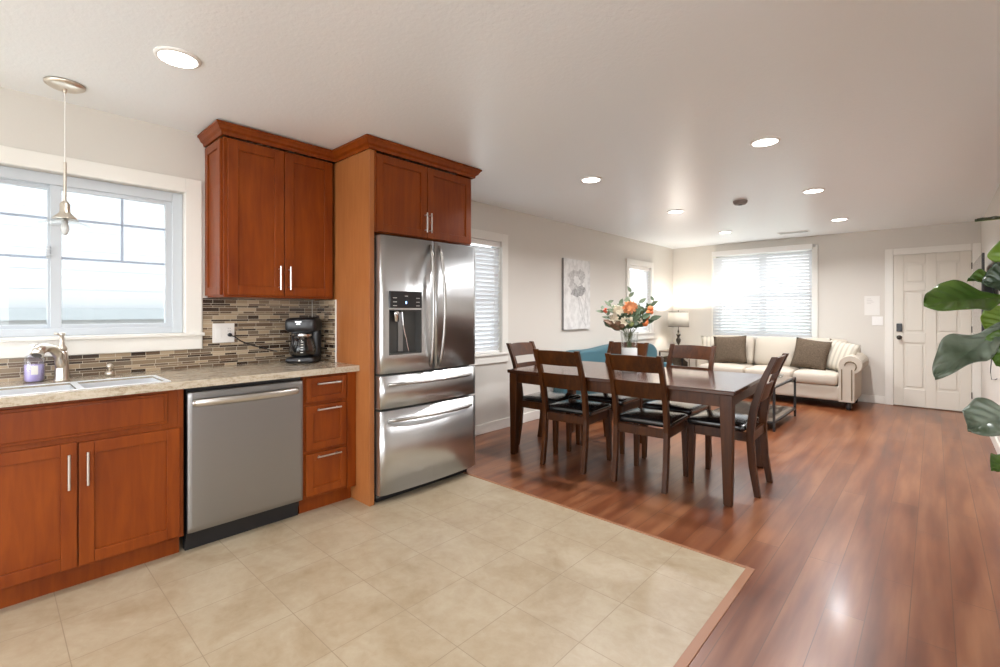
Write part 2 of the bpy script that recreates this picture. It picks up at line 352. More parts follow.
def casing_left(name, h, wl, wr, top, stool=True, depth=.02, left=True):
    y0, y1, z0, z1 = h; b = MB()
    b.box(0, depth, y1, y1+wr, z0-.005, z1+top)
    if left: b.box(0, depth, y0-wl, y0, z0-.005, z1+top)
    b.box(0, depth, y0, y1, z1, z1+top)
    b.box(0, depth, y0-wl, y1+wr, z0-.1, z0-.012)          # apron
    b.box(-.10, depth+.018, y0-wl-.012, y1+wr+.012, z0-.016, z0+.004)    # stool
    return struct(b.build(name, 'trim', bevel=.003))
casing_left('trim_2', W1, .09, .09, .088); casing_left('trim_3', W2, .09, .095, .09); casing_left('trim_4', W3, .08, .08, .09, depth=.03)

# kitchen slider window
y0, y1, z0, z1 = W1; b = MB(); X0, X1 = -.12, -.045
b.box(X0, X1, y0+.05, y1-.055, z0+.004, z0+.045); b.box(X0, X1, y0+.05, y1-.055, z1-.06, z1-.001); b.box(X0, X1, y0+.001, y0+.05, z0+.004, z1-.001); b.box(X0, X1, y1-.055, y1-.001, z0+.004, z1-.001)
win = struct(b.build('window_1', 'vinyl', bevel=.003))
def sash(y0, y1, z0, z1, x, fr, vs, hs, name='sash'):
    b = MB(); b.box(x-.015, x+.015, y0, y0+fr, z0, z1); b.box(x-.015, x+.015, y1-fr, y1, z0, z1); b.box(x-.015, x+.015, y0+fr, y1-fr, z0, z0+fr*.7); b.box(x-.015, x+.015, y0+fr, y1-fr, z1-fr*.8, z1)
    s_ = b.build(name, 'vinyl', win, bevel=.002)
    g = MB(); 
    for yy, za, zb in vs: g.box(x-.006, x+.006, yy-.006, yy+.006, za, zb)
    for zz in hs: g.box(x-.0065, x+.0065, y0+fr, y1-fr, zz-.006, zz+.006)
    g.build('muntin', mat('muntin_paint', (.36, .42, .52), .5), s_)
    p = MB(); p.box(x-.002, x+.002, y0+fr*.8, y1-fr*.8, z0+.02, z1-.02); p.build('pane', 'pane', s_); return s_
sash(.235, .80, z0+.035, z1-.045, -.072, .045, [(.545, 1.568, 1.94)], [1.568, 1.785])
sash(-.31, .27, z0+.035, z1-.045, -.105, .045, [(-.03, 1.568, 1.94)], [1.568, 1.785])
b = MB(); b.box(-.066, -.045, .218, .232, 1.56, 1.63); b.box(-.055, -.035, .215, .235, 1.575, 1.585); b.box(-.055, -.035, .215, .235, 1.605, 1.615); b.build('latch', 'vinyl', win, bevel=.002)

def blind_slats(parent, axis, s0, s1, z0, z1, p, pitch=.046, width=.05, tilt=35, sign=1):
    """horizontal slats; axis 0 = slats run along Y at x=p ; 1 = run along X at y=p"""
    n = int((z1-z0)/pitch); b = MB(); t = math.radians(tilt); dw = width/2*math.cos(t); dz = width/2*math.sin(t)*sign
    for i in range(n):
        z = z0+pitch*(i+.5)
        poly = [(p-dw, z-dz-.0013), (p+dw, z+dz-.0013), (p+dw, z+dz+.0013), (p-dw, z-dz+.0013)]
        if axis == 0: b.prism(poly, 1, s0, s1)
        else: b.prism(poly, 0, s0, s1)
    sl = b.build('slats', 'slat', parent)
    b = MB()
    for q in [s0+(s1-s0)*k for k in (.12, .5, .88)]:
        if axis == 0: b.tube([(p+width*.45, q, z0), (p+width*.45, q, z1)], .0012, 5)
        else: b.tube([(q, p-width*.45, z0), (q, p-width*.45, z1)], .0012, 5)
    b.build('ladder_cord', 'white', parent)
# window 2 and 3 : double hung units with inside blinds
for i, (Wn, lab) in enumerate(((W2, 'white slatted blind in tall window beside the refrigerator'), (W3, 'white slatted blind in small window behind the flower vase'))):
    y0, y1, z0, z1 = Wn; b = MB(); zm = (z0+z1)/2
    for a in ((y0+.001, y0+.04, z0+.001, z1-.001), (y1-.04, y1-.001, z0+.001, z1-.001), (y0+.04, y1-.04, z0+.004, z0+.045), (y0+.04, y1-.04, z1-.04, z1-.001), (y0+.04, y1-.04, zm-.02, zm+.02)): b.box(-.13, -.09, *a)
    fr = struct(b.build('window_%d' % (i+2), 'vinyl', bevel=.003)); b = MB(); b.box(-.112, -.108, y0+.03, y1-.03, z0+.03, z1-.03); b.build('pane', 'pane', fr)
    t = thing('window_blind', lab, 'blind', (0, 0, 0)); b = MB(); b.box(-.060, -.002, y0+.006, y1-.006, z1-.055, z1-.002); b.build('headrail', 'white', t, bevel=.003)
    b = MB(); b.box(-.045, -.015, y0+.01, y1-.01, z0+.008, z0+.03); b.build('bottom_rail', 'white', t, bevel=.002)
    blind_slats(t, 0, y0+.012, y1-.012, z0+.03, z1-.055, -.030, tilt=60, sign=1)
# far window with outside mounted blind
x0, x1, z0, z1 = W4; b = MB(); xm = (x0+x1)/2; zm = 1.55
for a in ((x0+.001, x0+.05), (x1-.05, x1-.001), (xm-.05, xm+.05)): b.box(a[0], a[1], YF+.07, YF+.12, z0+.001, z1-.001)
for xa_, xb_ in ((x0+.05, xm-.05), (xm+.05, x1-.05)):
    for a in ((z0+.001, z0+.05), (z1-.05, z1-.001), (zm-.02, zm+.02)): b.box(xa_, xb_, YF+.075, YF+.115, a[0], a[1])
fr = struct(b.build('window_4', 'vinyl', bevel=.003)); b = MB(); b.box(x0+.03, x1-.03, YF+.093, YF+.097, z0+.03, z1-.03); b.build('pane', 'pane', fr)
b = MB(); D = .022
b.box(x0-.08, x0, YF-D, YF, z0-.08, z1+.07); b.box(x1, x1+.08, YF-D, YF, z0-.08, z1+.07); b.box(x0, x1, YF-D, YF, z1, z1+.07); b.box(x0, x1, YF-D, YF, z0-.08, z0)
struct(b.build('trim_5', 'trim', bevel=.003))
t = thing('window_blind', 'wide white slatted blind in the window above the cream sofa', 'blind')
b = MB(); b.box(x0-.055, x1+.02, YF-.095, YF-D-.001, z1+.005, z1+.085); b.build('headrail', 'white', t, bevel=.003)
b = MB(); b.box(x1+.022, x1+.05, YF-.07, YF-D-.001, z1+.045, z1+.08); b.build('bracket', 'vent', t, bevel=.002)
blind_slats(t, 1, x0-.045, x1+.012, z0-.02, z1+.005, YF-.058, pitch=.05, width=.054, tilt=52, sign=-1)
b = MB(); b.box(x0-.045, x1+.012, YF-.075, YF-.04, z0-.05, z0-.025); b.build('bottom_rail', 'white', t, bevel=.002)

# unseen sliding door frame, added behind the camera around the fill light opening
b = MB()
for a in ((.3, .38), (2.44, 2.56), (4.62, 4.7)): b.box(a[0], a[1], YB-.1, YB-.04, .05, 2.25)
[b.box(q0, q1, YB-.1, YB-.04, r0, r1) for q0, q1 in ((.38, 2.44), (2.56, 4.62)) for r0, r1 in ((.05, .13), (2.17, 2.25))]; struct(b.build('window_5', 'vinyl', bevel=.004))

# entry door
DX0, DX1, DZ = 3.068, 3.822, 2.04
b = MB(); b.box(DX0-.092, DX0-.003, YF-.022, YF, 0, DZ+.092); b.box(DX1+.003, XR-.0005, YF-.022, YF, 0, DZ+.092); b.box(DX0-.003, DX1+.003, YF-.022, YF, DZ+.004, DZ+.092)
struct(b.build('trim_6', 'trim', bevel=.004))
b = MB(); yd = YF-.012
b.box(DX0, DX1, yd, YF-.0005, .008, DZ)
dm = b.build('door_1', 'door'); struct(dm)
b = MB(); W_ = DX1-DX0; st = .105; pw = (W_-3*st)/2
def door_panel(b, xa, xb, za, zb):
    f = .016
    V = []
    for (dx, dy) in ((0, 0), (f*.5, .006), (f, .001), (f*2.2, .001), (f*3, -.003)):
        V.append([b.bm.verts.new((x, yd-.0005+dy*1.0-(.0 if dy > 0 else 0), z)) for x, z in ((xa+dx, za+dx), (xb-dx, za+dx), (xb-dx, zb-dx), (xa+dx, zb-dx))])
    for i in range(len(V)-1):
        for k in range(4): b.bm.faces.new([V[i][k], V[i][(k+1) % 4], V[i+1][(k+1) % 4], V[i+1][k]])
    b.bm.faces.new(V[-1])
# stiles and rails stand proud of the leaf
rails = [(.008, .24), (.86, .99), (1.55, 1.65), (1.93, DZ)]
for z_a, z_b in rails:
    for xa in (DX0+st, DX0+2*st+pw): b.box(xa, xa+pw, yd-.012, yd-.0005, z_a, z_b)
for xa in (DX0, DX0+st+pw, DX1-st): b.box(xa, xa+st, yd-.012, yd-.0005, .008, DZ)
b.build('door_frame_rails', 'door', dm, bevel=.004)
for (za, zb) in ((.24, .86), (.99, 1.55), (1.65, 1.93)):
    for xa in (DX0+st, DX0+2*st+pw):
        p = MB(); p.box(xa+.03, xa+pw-.03, yd-.009, yd-.0005, za+.03, zb-.03); p.build('door_panel', 'door', dm, bevel=.0085)
b = MB(); b.box(DX0+.03, DX0+.09, yd-.035, yd-.012, 1.005, 1.115); b.build('keypad_lock', 'black', dm, bevel=.006)
b = MB(); kx, kz = DX0+.06, .925
b.tube([(kx, yd-.012, kz), (kx, yd-.02, kz)], .03, 16); b.tube([(kx, yd-.02, kz), (kx, yd-.045, kz)], .011, 12); b.ball((kx, yd-.062, kz), .027, (1, .8, 1), 14); b.build('door_knob', 'bronze', dm, smooth=True)
for z in (.22, 1.05, 1.85): b = MB(); b.tube([(DX1+.002, yd-.018, z-.04), (DX1+.002, yd-.018, z+.04)], .005, 8); b.build('hinge', 'bronze', dm)
b = MB(); b.box(DX0-.003, DX1+.003, YF-.06, YF-.0, 0, .012); struct(b.build('trim_7', mat('door_threshold', (.12, .07, .04), .5), bevel=.003))

# ------------------------------------------------------------------ cabinets
def shaker(b, axis, face, d, s0, s1, z0, z1, rail=.055, t=.02):
    """shaker door: frame proud of recessed panel. axis 0: front face at x=face facing +X (d=1). axis 1: front at y=face facing -Y (d=-1)"""
    def bx(p0, p1, q0, q1, f0, f1):
        lo, hi = min(f0, f1), max(f0, f1)
        if axis == 0: b.box(lo, hi, p0, p1, q0, q1)
        else: b.box(p0, p1, lo, hi, q0, q1)
    bk = face-d*t
    bx(s0, s0+rail, z0, z1, bk, face); bx(s1-rail, s1, z0, z1, bk, face)
    bx(s0+rail, s1-rail, z0, z0+rail, bk, face); bx(s0+rail, s1-rail, z1-rail, z1, bk, face)
    bx(s0+rail-.001, s1-rail+.001, z0+rail-.001, z1-rail+.001, bk+d*.001, face-d*.009)
    return b
def bar_handle(parent, p0, p1, out, r=.0055):
    p0 = Vector(p0); p1 = Vector(p1); out = Vector(out); b = MB(); dd = (p1-p0)
    b.tube([p0+out, p1+out], r, 8); 
    for f in (.12, .88): b.tube([p0+dd*f, p0+dd*f+out], r*.8, 8)
    return b.build('handle', 'handle', parent, smooth=False)
def cab_door(parent, x, s0, s1, z0, z1, hs=None, hz=None, name='door', hh=None, rail=.055):
    b = MB(); shaker(b, 0, x, 1, s0, s1, z0, z1, rail); o = b.build(name, 'cab', parent, bevel=.0022)
    if hs is not None: bar_handle(o, (x, hs, hz[0]), (x, hs, hz[1]), (.028, 0, 0))
    if hh is not None: bar_handle(o, (x, hh[0], hh[2]), (x, hh[1], hh[2]), (.028, 0, 0))
    return o
# sink base
t = thing('base_cabinet', 'red brown wooden sink base cabinet with two doors left of the dishwasher', 'cabinet', (0, 0, 0))
b = MB(); b.box(.004, .59, -.14, -.12, .10, .875); b.box(.004, .59, .672, .697, .10, .875); b.box(.004, .59, -.12, .672, .10, .12); b.box(.004, .02, -.12, .672, .12, .6)
b.box(.57, .59, -.14, -.10, .10, .875); b.box(.57, .59, .60, .672, .10, .875); b.box(.57, .59, -.10, .60, .845, .875); b.box(.57, .59, -.10, .60, .66, .71); b.box(.57, .59, .25, .31, .12, .66)
b.build('body', 'cab', t, bevel=.002)
b = MB(); b.box(.50, .538, -.14, .69, 0, .098); b.build('toe_kick', 'cab', t)
cab_door(t, .61, -.122, .279, .112, .678, .25, (.474, .631)); cab_door(t, .61, .285, .676, .112, .672, .314, (.479, .631))
b = MB(); b.box(.59, .602, -.10, .625, .70, .858); b.box(.602, .61, -.085, .61, .715, .845); b.build('false_drawer_front', 'cab', t, bevel=.005)
# next base cabinet further left is out of view; drawer base
t = thing('drawer_cabinet', 'narrow red brown base cabinet with three drawers between dishwasher and refrigerator panel', 'cabinet')
b = MB(); b.box(.004, .59, 1.330, 1.688, .10, .875); b.box(.59, .604, 1.625, 1.688, .10, .875); b.build('body', 'cab', t, bevel=.002)
b = MB(); b.box(.004, .538, 1.330, 1.688, 0, .098); b.build('toe_kick', 'cab', t)
for za, zb, hz in ((.706, .858, .80), (.404, .680, .638), (.121, .380, .342)):
    b = MB(); shaker(b, 0, .61, 1, 1.345, 1.617, za, zb, .045 if zb-za > .2 else .034); o = b.build('drawer', 'cab', t, bevel=.0022)
    bar_handle(o, (.61, 1.403, hz+.018), (.61, 1.565, hz+.018), (.028, 0, 0))
# dishwasher
t = thing('dishwasher', 'stainless steel dishwasher with long bowed bar handle under the counter', 'dishwasher')
b = MB(); b.box(.03, .575, .712, 1.322, .10, .868); b.build('tub_body', 'black', t)
b = MB(); b.soft(.578, .608, .711, 1.324, .108, .848, .006, (0.002, 0, 0), 8); b.build('door', 'steelflat', t, smooth=True)
b = MB(); b.box(.50, .545, .715, 1.32, .0, .098); b.box(.545, .56, .715, 1.32, .06, .104); b.build('toe_panel', 'black', t)
b = MB(); n = 14
def hb(u, v):
    y = .735+.555*u; x = .607+.034*math.sin(PI*u)**.6; a = v*2*PI; return (x+.008*math.cos(a), y, .79+.021*math.sin(a))
b.grid(hb, 18, 8); b.box(.606, .618, .733, .748, .776, .804); b.box(.606, .618, 1.277, 1.292, .776, .804); b.build('handle', 'handle', t, smooth=True)
# countertop with sink cut-outs
S1 = (.285, .585, -.12, .285); S2 = (.285, .585, .305, .625)
b = MB(); xa, xb = .004, .648
b.box(xa, S1[0], -.6, 1.688, .876, .914); b.box(S1[1], xb, -.6, 1.688, .876, .914); b.box(S1[0], S1[1], -.6, S1[2], .876, .914)
b.box(S1[0], S1[1], S1[3], S2[2], .876, .905); b.box(S1[0], S1[1], S2[3], 1.688, .876, .914)
tag(b.build('countertop', 'granite', bevel=0), 'beige veined granite countertop running under the kitchen window', 'countertop')
# the base cabinet carrying the counter beyond the frame
t = thing('base_cabinet', 'red brown base cabinet at far left end of the kitchen counter', 'cabinet')
b = MB(); b.box(.004, .59, -.6, -.145, .10, .875); b.build('body', 'cab', t, bevel=.002); b = MB(); b.box(.50, .538, -.6, -.145, 0, .098); b.build('toe_kick', 'cab', t)
cab_door(t, .61, -.59, -.15, .112, .86, -.19, (.60, .76))
# sink
t = thing('kitchen_sink', 'double bowl stainless steel sink set in the granite counter', 'sink')
for (a0, a1, c0, c1) in (S1, S2):
    b = MB(); th = .0015; zb = .70; e = .0015
    a0 += e; a1 -= e; c0 += e; c1 -= e
    b.box(a0, a1, c0, c1, zb, zb+th); b.box(a0, a0+th, c0, c1, zb, .906); b.box(a1-th, a1, c0, c1, zb, .906); b.box(a0, a1, c0, c0+th, zb, .906); b.box(a0, a1, c1-th, c1, zb, .906)
    b.build('bowl', 'sinksteel', t)
b = MB()
for (x0, x1, y0_, y1_) in ((S1[0]-.016, S1[0]+.003, S1[2]-.016, S2[3]+.016), (S1[1]-.003, S1[1]+.012, S1[2]-.016, S2[3]+.016), (S1[0], S1[1], S1[2]-.016, S1[2]+.003), (S1[0], S1[1], S2[3]-.003, S2[3]+.016), (S1[0], S1[1], S1[3]-.003, S2[2]+.003)): b.box(x0, x1, y0_, y1_, .9143, .918)
b.build('rim', 'sinksteel', t, bevel=.001)
# faucet
fx, fy = .164, .264
t = thing('kitchen_faucet', 'brushed nickel kitchen faucet with arched pull out spout behind the sink', 'faucet', (fx, fy, .9145))
b = MB(); b.lathe([(.034, 0), (.034, .006), (.030, .012), (.028, .02), (.026, .10), (.024, .145), (.019, .155), (.012, .158)], n=20); b.build('base', 'nickel', t, smooth=True)
b = MB(); sp_ = []; rr = []
sp_ = [(0, 0, .06), (.012, -.007, .105), (.035, -.020, .145), (.065, -.038, .170), (.10, -.060, .182), (.132, -.080, .180), (.155, -.094, .168), (.166, -.101, .150)]
rr = [.024, .023, .021, .020, .021, .024, .025, .024]
b.tube(sp_, rr, 14); b.build('spout', 'nickel', t, smooth=True)
b = MB(); e = Vector(sp_[-1]); d = (Vector(sp_[-1])-Vector(sp_[-2])).normalized(); b.tube([e, e+d*.004], .019, 14); b.build('spray_face', 'darkgrey', t)
b = MB(); b.lathe([(.020, .157), (.022, .17), (.014, .186), (.010, .20), (.009, .232), (.014, .238), (.014, .246), (.008, .25)], n=14); b.tube([(0, 0, .24), (.012, -.030, .246)], .006, 8); b.build('lever', 'nickel', t, smooth=True)
# soap dispenser
t = thing('soap_dispenser', 'small brushed nickel dispenser on the counter right of the faucet', 'soap dispenser', (.10, .465, .9145))
b = MB(); b.lathe([(.022, 0), (.022, .02), (.018, .024), (.013, .028)], n=16); b.build('base', 'nickel', t, smooth=True)
b = MB(); b.lathe([(.009, .027), (.009, .04), (.015, .045), (.016, .058), (.010, .066), (.004, .068)], n=14); b.tube([(0, 0, .055), (.03, 0, .057)], .005, 8); b.build('pump', 'nickel', t, smooth=True)
# soap bottle
t = thing('soap_bottle', 'clear pump bottle half full of purple soap left of the faucet', 'soap bottle', (.10, .165, .9145))
b = MB(); b.lathe([(.042, 0), (.046, .01), (.046, .105), (.036, .13), (.016, .142), (.014, .15)], n=24, sy=.9); b.build('bottle', 'tealglass', t, smooth=True)
b = MB(); b.lathe([(.038, .004), (.042, .012), (.042, .088)], n=24, sy=.88); b.build('liquid_soap', 'purple', t, smooth=True)
b = MB(); b.lathe([(.019, .144), (.019, .160), (.012, .164), (.007, .168), (.007, .182), (.016, .184), (.016, .194)], n=16); b.box(0, .042, -.008, .008, .184, .193); b.build('pump', 'white', t, bevel=.001)
b = MB(); b.box(.0462, .0468, -.014, .012, .04, .085); b.build('paper_label', 'paper', t)

# backsplash
b = MB(); b.box(0, .004, -.6, .945, .9145, 1.032); b.box(0, .004, .945, 1.67, .9145, 1.36); b.box(0, .34, 1.678, 1.688, .9145, 1.358)
struct(b.build('wall_tiling', 'mosaic'))
b = MB(); b.box(.34, .346, 1.678, 1.688, .9145, 1.358); struct(b.build('trim_8', 'trim'))
# outlet plate
def plate(name, lab, y0, y1, z0, z1, cat='outlet'):
    return None
t = thing('outlet_plate', 'white two gang outlet and switch plate on the mosaic tile wall', 'outlet', (.0042, 1.065, 1.131))
b = MB(); b.box(0, .005, -.066, .066, -.0635, .0635); b.build('cover_plate', 'white', t, bevel=.002)
b = MB(); b.box(.005, .009, -.048, -.015, -.034, .034); b.build('rocker_switch', 'white', t, bevel=.0015)
b = MB(); b.box(.005, .0075, .015, .050, -.034, .034); o = b.build('socket', 'white', t, bevel=.0015)
b = MB()
for zz in (.012, .03 ): b.box(.0073, .0078, .025, .027, zz-.004, zz+.004); b.box(.0073, .0078, .037, .039, zz-.004, zz+.004)
b.build('slot', 'darkgrey', o)
# power cord
b = MB(); b.tube([(.0118, 1.098, 1.118), (.032, 1.098, 1.118)], .012, 10)
b.tube([(.032, 1.098, 1.118), (.044, 1.115, 1.108), (.04, 1.16, 1.075), (.035, 1.22, 1.045), (.03, 1.30, 1.022), (.03, 1.36, 1.0), (.035, 1.40, .99)], .0035, 8)
tag(b.build('power_cord', 'black', smooth=True), 'black power cord plugged in the outlet and running to the coffee maker', 'cord')
# coffee maker
t = thing('coffee_maker', 'black drip coffee maker with glass carafe on the granite counter', 'coffee maker', (.185, 1.525, .9145), math.radians(-40)); t.scale = (1.08, 1.16, 1.0)
# local: front faces +X
b = MB(); b.soft(-.10, .105, -.085, .085, 0, .045, .03, n=8); b.build('base', 'black', t, smooth=True)
b = MB(); b.soft(-.10, -.02, -.085, .085, .03, .25, .025, n=8); b.build('water_tank', 'black', t, smooth=True)
b = MB(); b.soft(-.10, .10, -.09, .09, .215, .315, .03, n=8); hd = b.build('brew_head', 'black', t, smooth=True)
b = MB(); b.box(.1000, .1012, -.024, .010, .285, .290); b.box(.1000, .1012, -.018, .004, .270, .274); b.build('silver_lettering_mark', 'chrome', hd)
b = MB(); b.lathe([(.058, .046), (.074, .06), (.078, .10), (.064, .16), (.050, .185)], (.030, 0, 0), 24); ca = b.build('carafe', 'smoked', t, smooth=True)
b = MB(); b.lathe([(.053, .183), (.056, .19), (.056, .205), (.04, .21)], (.035, 0, 0), 24); b.build('steel_band', 'chrome', ca, smooth=True)
b = MB(); b.tube([(.085, -.02, .195), (.125, -.03, .185), (.130, -.03, .13), (.105, -.025, .085)], [.009, .009, .009, .008], 8); b.build('carafe_handle', 'black', ca, smooth=True)
b = MB()
for k in range(5): b.box(.1085-.002*k, .1095-.002*k, .008, .022, .075+.018*k, .079+.018*k)
b.build('cup_marks', 'paper', ca)
b = MB(); b.tube([(.104, 0, .022), (.108, 0, .022)], .006, 10); b.build('power_light', 'paper', t)

# upper cabinet
def crown(parent, pts, zb, zt, proj, name='crown_moulding'):
    prof = [(0, zb), (.012, zb), (.016, zb+.018), (.030, zb+.028), (proj-.014, zt-.026), (proj-.006, zt-.014), (proj, zt-.012), (proj, zt), (0, zt)]
    P = [Vector((p[0], p[1])) for p in pts]; n = len(P); nor = []
    for i in range(n-1):
        d = (P[i+1]-P[i]).normalized(); nor.append(Vector((d.y, -d.x)))
    b = MB(); rings = []
    for i in range(n):
        if i == 0: m_ = nor[0]
        elif i == n-1: m_ = nor[-1]
        else:
            s_ = nor[i-1]+nor[i]; m_ = s_/(1+nor[i-1].dot(nor[i]))
        rings.append([b.bm.verts.new((P[i].x+m_.x*o_, P[i].y+m_.y*o_, z)) for o_, z in prof])
    k = len(prof)
    for i in range(n-1):
        for j in range(k): b.bm.faces.new([rings[i][j], rings[i][(j+1) % k], rings[i+1][(j+1) % k], rings[i+1][j]])
    b.bm.faces.new(rings[0]); b.bm.faces.new(rings[-1][::-1])
    return b.build(name, 'cab', parent)
t = thing('wall_cabinet', 'red brown wall cabinet with two tall doors above the coffee maker', 'cabinet')
b = MB(); b.box(.002, .308, .972, 1.676, 1.362, 2.335); b.build('body', 'cab', t, bevel=.002)
b = MB(); shaker(b, 1, .956, -1, .004, .290, 1.375, 2.325, .05, .0155); b.build('side_panel', 'cab', t, bevel=.0015)
cab_door(t, .33, .99, 1.325, 1.375, 2.325, 1.293, (1.413, 1.568), rail=.06); cab_door(t, .33, 1.33, 1.665, 1.375, 2.325, 1.357, (1.415, 1.568), rail=.06)
crown(t, [(.002, .962), (.335, .962), (.335, 1.689)], 2.335, 2.400, .048)
# fridge surround
t = thing('refrigerator_cabinet', 'tall orange brown side panel and two door cabinet enclosing the refrigerator', 'cabinet')
b = MB(); b.box(.005, .765, 1.691, 1.728, 0, 2.335); b.build('side_panel', 'cabside', t, bevel=.002)
b = MB(); b.box(.005, .738, 1.729, 2.625, 1.80, 2.335); b.build('body', 'cab', t, bevel=.002)
b = MB(); b.box(.738, .766, 1.7285, 1.742, 1.80, 2.335); b.build('face_strip', 'cab', t)
cab_door(t, .76, 1.748, 2.172, 1.807, 2.325, 2.152, (1.845, 1.987), rail=.055); cab_door(t, .76, 2.178, 2.615, 1.807, 2.325, 2.192, (1.845, 1.987), rail=.055)
crown(t, [(.336, 1.690), (.768, 1.690), (.768, 2.627), (.002, 2.627)], 2.335, 2.404, .052)

# refrigerator
t = thing('refrigerator', 'stainless steel french door refrigerator with water dispenser and two lower drawers', 'refrigerator')
b = MB(); b.box(.05, .755, 1.745, 2.598, .03, 1.765); b.build('body', 'darkgrey', t, bevel=.003)
b = MB(); b.box(.66, .74, 1.76, 2.585, .0, .06); b.build('kick_plate', 'black', t)
def fr_panel(y0, y1, z0, z1, name, cut=None):
    yc, hw = 2.172, .432; b = MB()
    def X(y): return .842 - .020*((y-yc)/hw)**2
    nu = 20; ys = [y0+(y1-y0)*i/nu for i in range(nu+1)]
    if cut: ys = sorted(set([round(q, 4) for q in ys]+[cut[0], cut[1]]))
    zs = [z0, z1] if not cut else [z0, cut[2], cut[3], z1]
    grid = [[b.bm.verts.new((X(y)-(0.008 if (i in (0, len(ys)-1)) else 0), y, z)) for z in zs] for i, y in enumerate(ys)]
    back = [[b.bm.verts.new((.765, y, z)) for z in (z0, z1)] for y in ys]
    for i in range(len(ys)-1):
        for j in range(len(zs)-1):
            if cut and j == 1 and ys[i] >= cut[0]-1e-6 and ys[i+1] <= cut[1]+1e-6: continue
            b.bm.faces.new([grid[i][j], grid[i+1][j], grid[i+1][j+1], grid[i][j+1]])
        b.bm.faces.new([grid[i][0], back[i][0], back[i+1][0], grid[i+1][0]]); b.bm.faces.new([grid[i][-1], grid[i+1][-1], back[i+1][1], back[i][1]])
        b.bm.faces.new([back[i][0], back[i][1], back[i+1][1], back[i+1][0]])
    for e_, g, k in ((0, grid[0], back[0]), (1, grid[-1], back[-1])): b.bm.faces.new([*g, k[1], k[0]])
    o = b.build(name, 'steel', t)
    for p in o.data.polygons: p.use_smooth = abs(p.normal.x) > .85
    return o
CUT = (1.80, 2.06, .985, 1.285)
dl = fr_panel(1.738, 2.171, .862, 1.775, 'door', CUT); dr = fr_panel(2.178, 2.606, .862, 1.775, 'door')
d1 = fr_panel(1.738, 2.606, .632, .848, 'drawer'); d2 = fr_panel(1.738, 2.606, .065, .616, 'drawer')
# dispenser
b = MB(); xf = .834; y0, y1, z0, z1 = CUT
b.box(.766, .770, y0, y1, z0, z1); b.box(.766, xf-.006, y0-.001, y0+.004, z0, z1); b.box(.766, xf, y1-.004, y1+.001, z0, z1); b.box(.766, xf, y0, y1, z0-.001, z0+.006); b.box(.766, xf-.004, y0, y1, z1-.005, z1+.001)
b.build('dispenser_recess', 'darkgrey', dl)
b = MB(); b.box(xf-.012, .8425, y0, y1, z1+.012, z1+.125); pn = b.build('control_panel', 'black', dl, bevel=.002)
for zz in (1.31, 1.335, 1.362):
    for yy in (1.82, 2.01): b = MB(); b.box(.8424, .8432, yy, yy+.03, zz, zz+.005); b.build('touch_icon', 'vent', pn)
b = MB(); b.box(.8424, .8432, 1.915, 1.94, 1.375, 1.38); b.build('touch_icon', 'vent', pn)
b = MB(); b.box(.8424, .8434, 1.921, 1.931, 1.325, 1.342); b.build('display_light', 'led', pn)
b = MB(); b.lathe([(.022, 0), (.024, .05), (.030, .075)], (.798, 1.872, 1.205), 12); b.build('dispenser_nozzle', 'chrome', dl, smooth=True)
b = MB(); b.box(.772, .780, 1.905, 1.945, 1.0, 1.27, Matrix.Translation((0, 0, 0)) @ Matrix.Rotation(0, 4, 'X')); b.build('dispenser_paddle', 'steelflat', dl, bevel=.002)
b = MB(); b.tube([(.79, 1.93, 1.27), (.79, 1.94, 1.18), (.79, 1.985, 1.0)], .006, 6); b.build('paddle_trim', 'chrome', dl)
def bow(parent, p0, p1, out, bowd, r=.011, sq=(1, 1.0), curve=None):
    p0 = Vector(p0); p1 = Vector(p1); out = Vector(out); pts = []
    for k in range(17):
        u = k/16; o_ = math.sin(PI*u)**.55 if 0 < u < 1 else 0
        pts.append(p0.lerp(p1, u)+out*(o_)*bowd + (Vector(curve)*math.sin(PI*u) if curve else Vector()))
    b = MB(); b.tube(pts, r, 10, sq=sq); return b.build('handle', 'frhandle', parent, smooth=True)
bow(dl, (.840, 2.135, 1.745), (.840, 2.135, .885), (1, 0, 0), .055, .011, curve=(0, -.012, 0)); bow(dr, (.840, 2.214, 1.745), (.840, 2.214, .885), (1, 0, 0), .055, .011, curve=(0, .012, 0))
bow(d1, (.828, 1.795, .79), (.828, 2.545, .79), (1, 0, 0), .06, .011); bow(d2, (.828, 1.795, .552), (.828, 2.545, .552), (1, 0, 0), .06, .011)

# ------------------------------------------------------------------ ceiling fittings
def downlight(x, y, lab, power=15, first=[None]):
    t = thing('recessed_light', lab, 'ceiling light', (x, y, H-.001))
    b = MB(); b.lathe([(.074, -.010), (.076, -.012), (.088, -.008), (.091, -.001), (.091, 0), (.074, 0)], n=32, cap=False); b.build('trim_ring', 'white', t, smooth=True)
    b = MB(); b.lathe([(.0735, -.010), (.0735, -.002)], n=32); b.build('diffuser', 'emit', t)
    l = bpy.data.lights.new('recessed_lamp', 'AREA'); l.shape = 'DISK'; l.size = .11; l.energy = power; l.color = (.98, .985, 1); l.spread = math.radians(150)
    o = bpy.data.objects.new('recessed_lamp', l); COL.objects.link(o); o.parent = t; o.location = (0, 0, -.016)
    return t
downlight(.988, .58, 'round recessed ceiling light above the kitchen, right of the hanging pendant', 4)
downlight(1.311, 3.508, 'round recessed ceiling light nearest to the refrigerator over the dining table')
downlight(2.646, 3.514, 'large looking recessed ceiling light over the open floor right of the dining table')
downlight(1.331, 5.262, 'recessed ceiling light just left of the round smoke detector')
downlight(2.645, 5.235, 'recessed ceiling light just right of the round smoke detector')
downlight(1.29, 7.10, 'recessed ceiling light in front of the blinds, left of the air vent')
downlight(2.62, 7.07, 'recessed ceiling light nearest the entry door, right of the air vent')
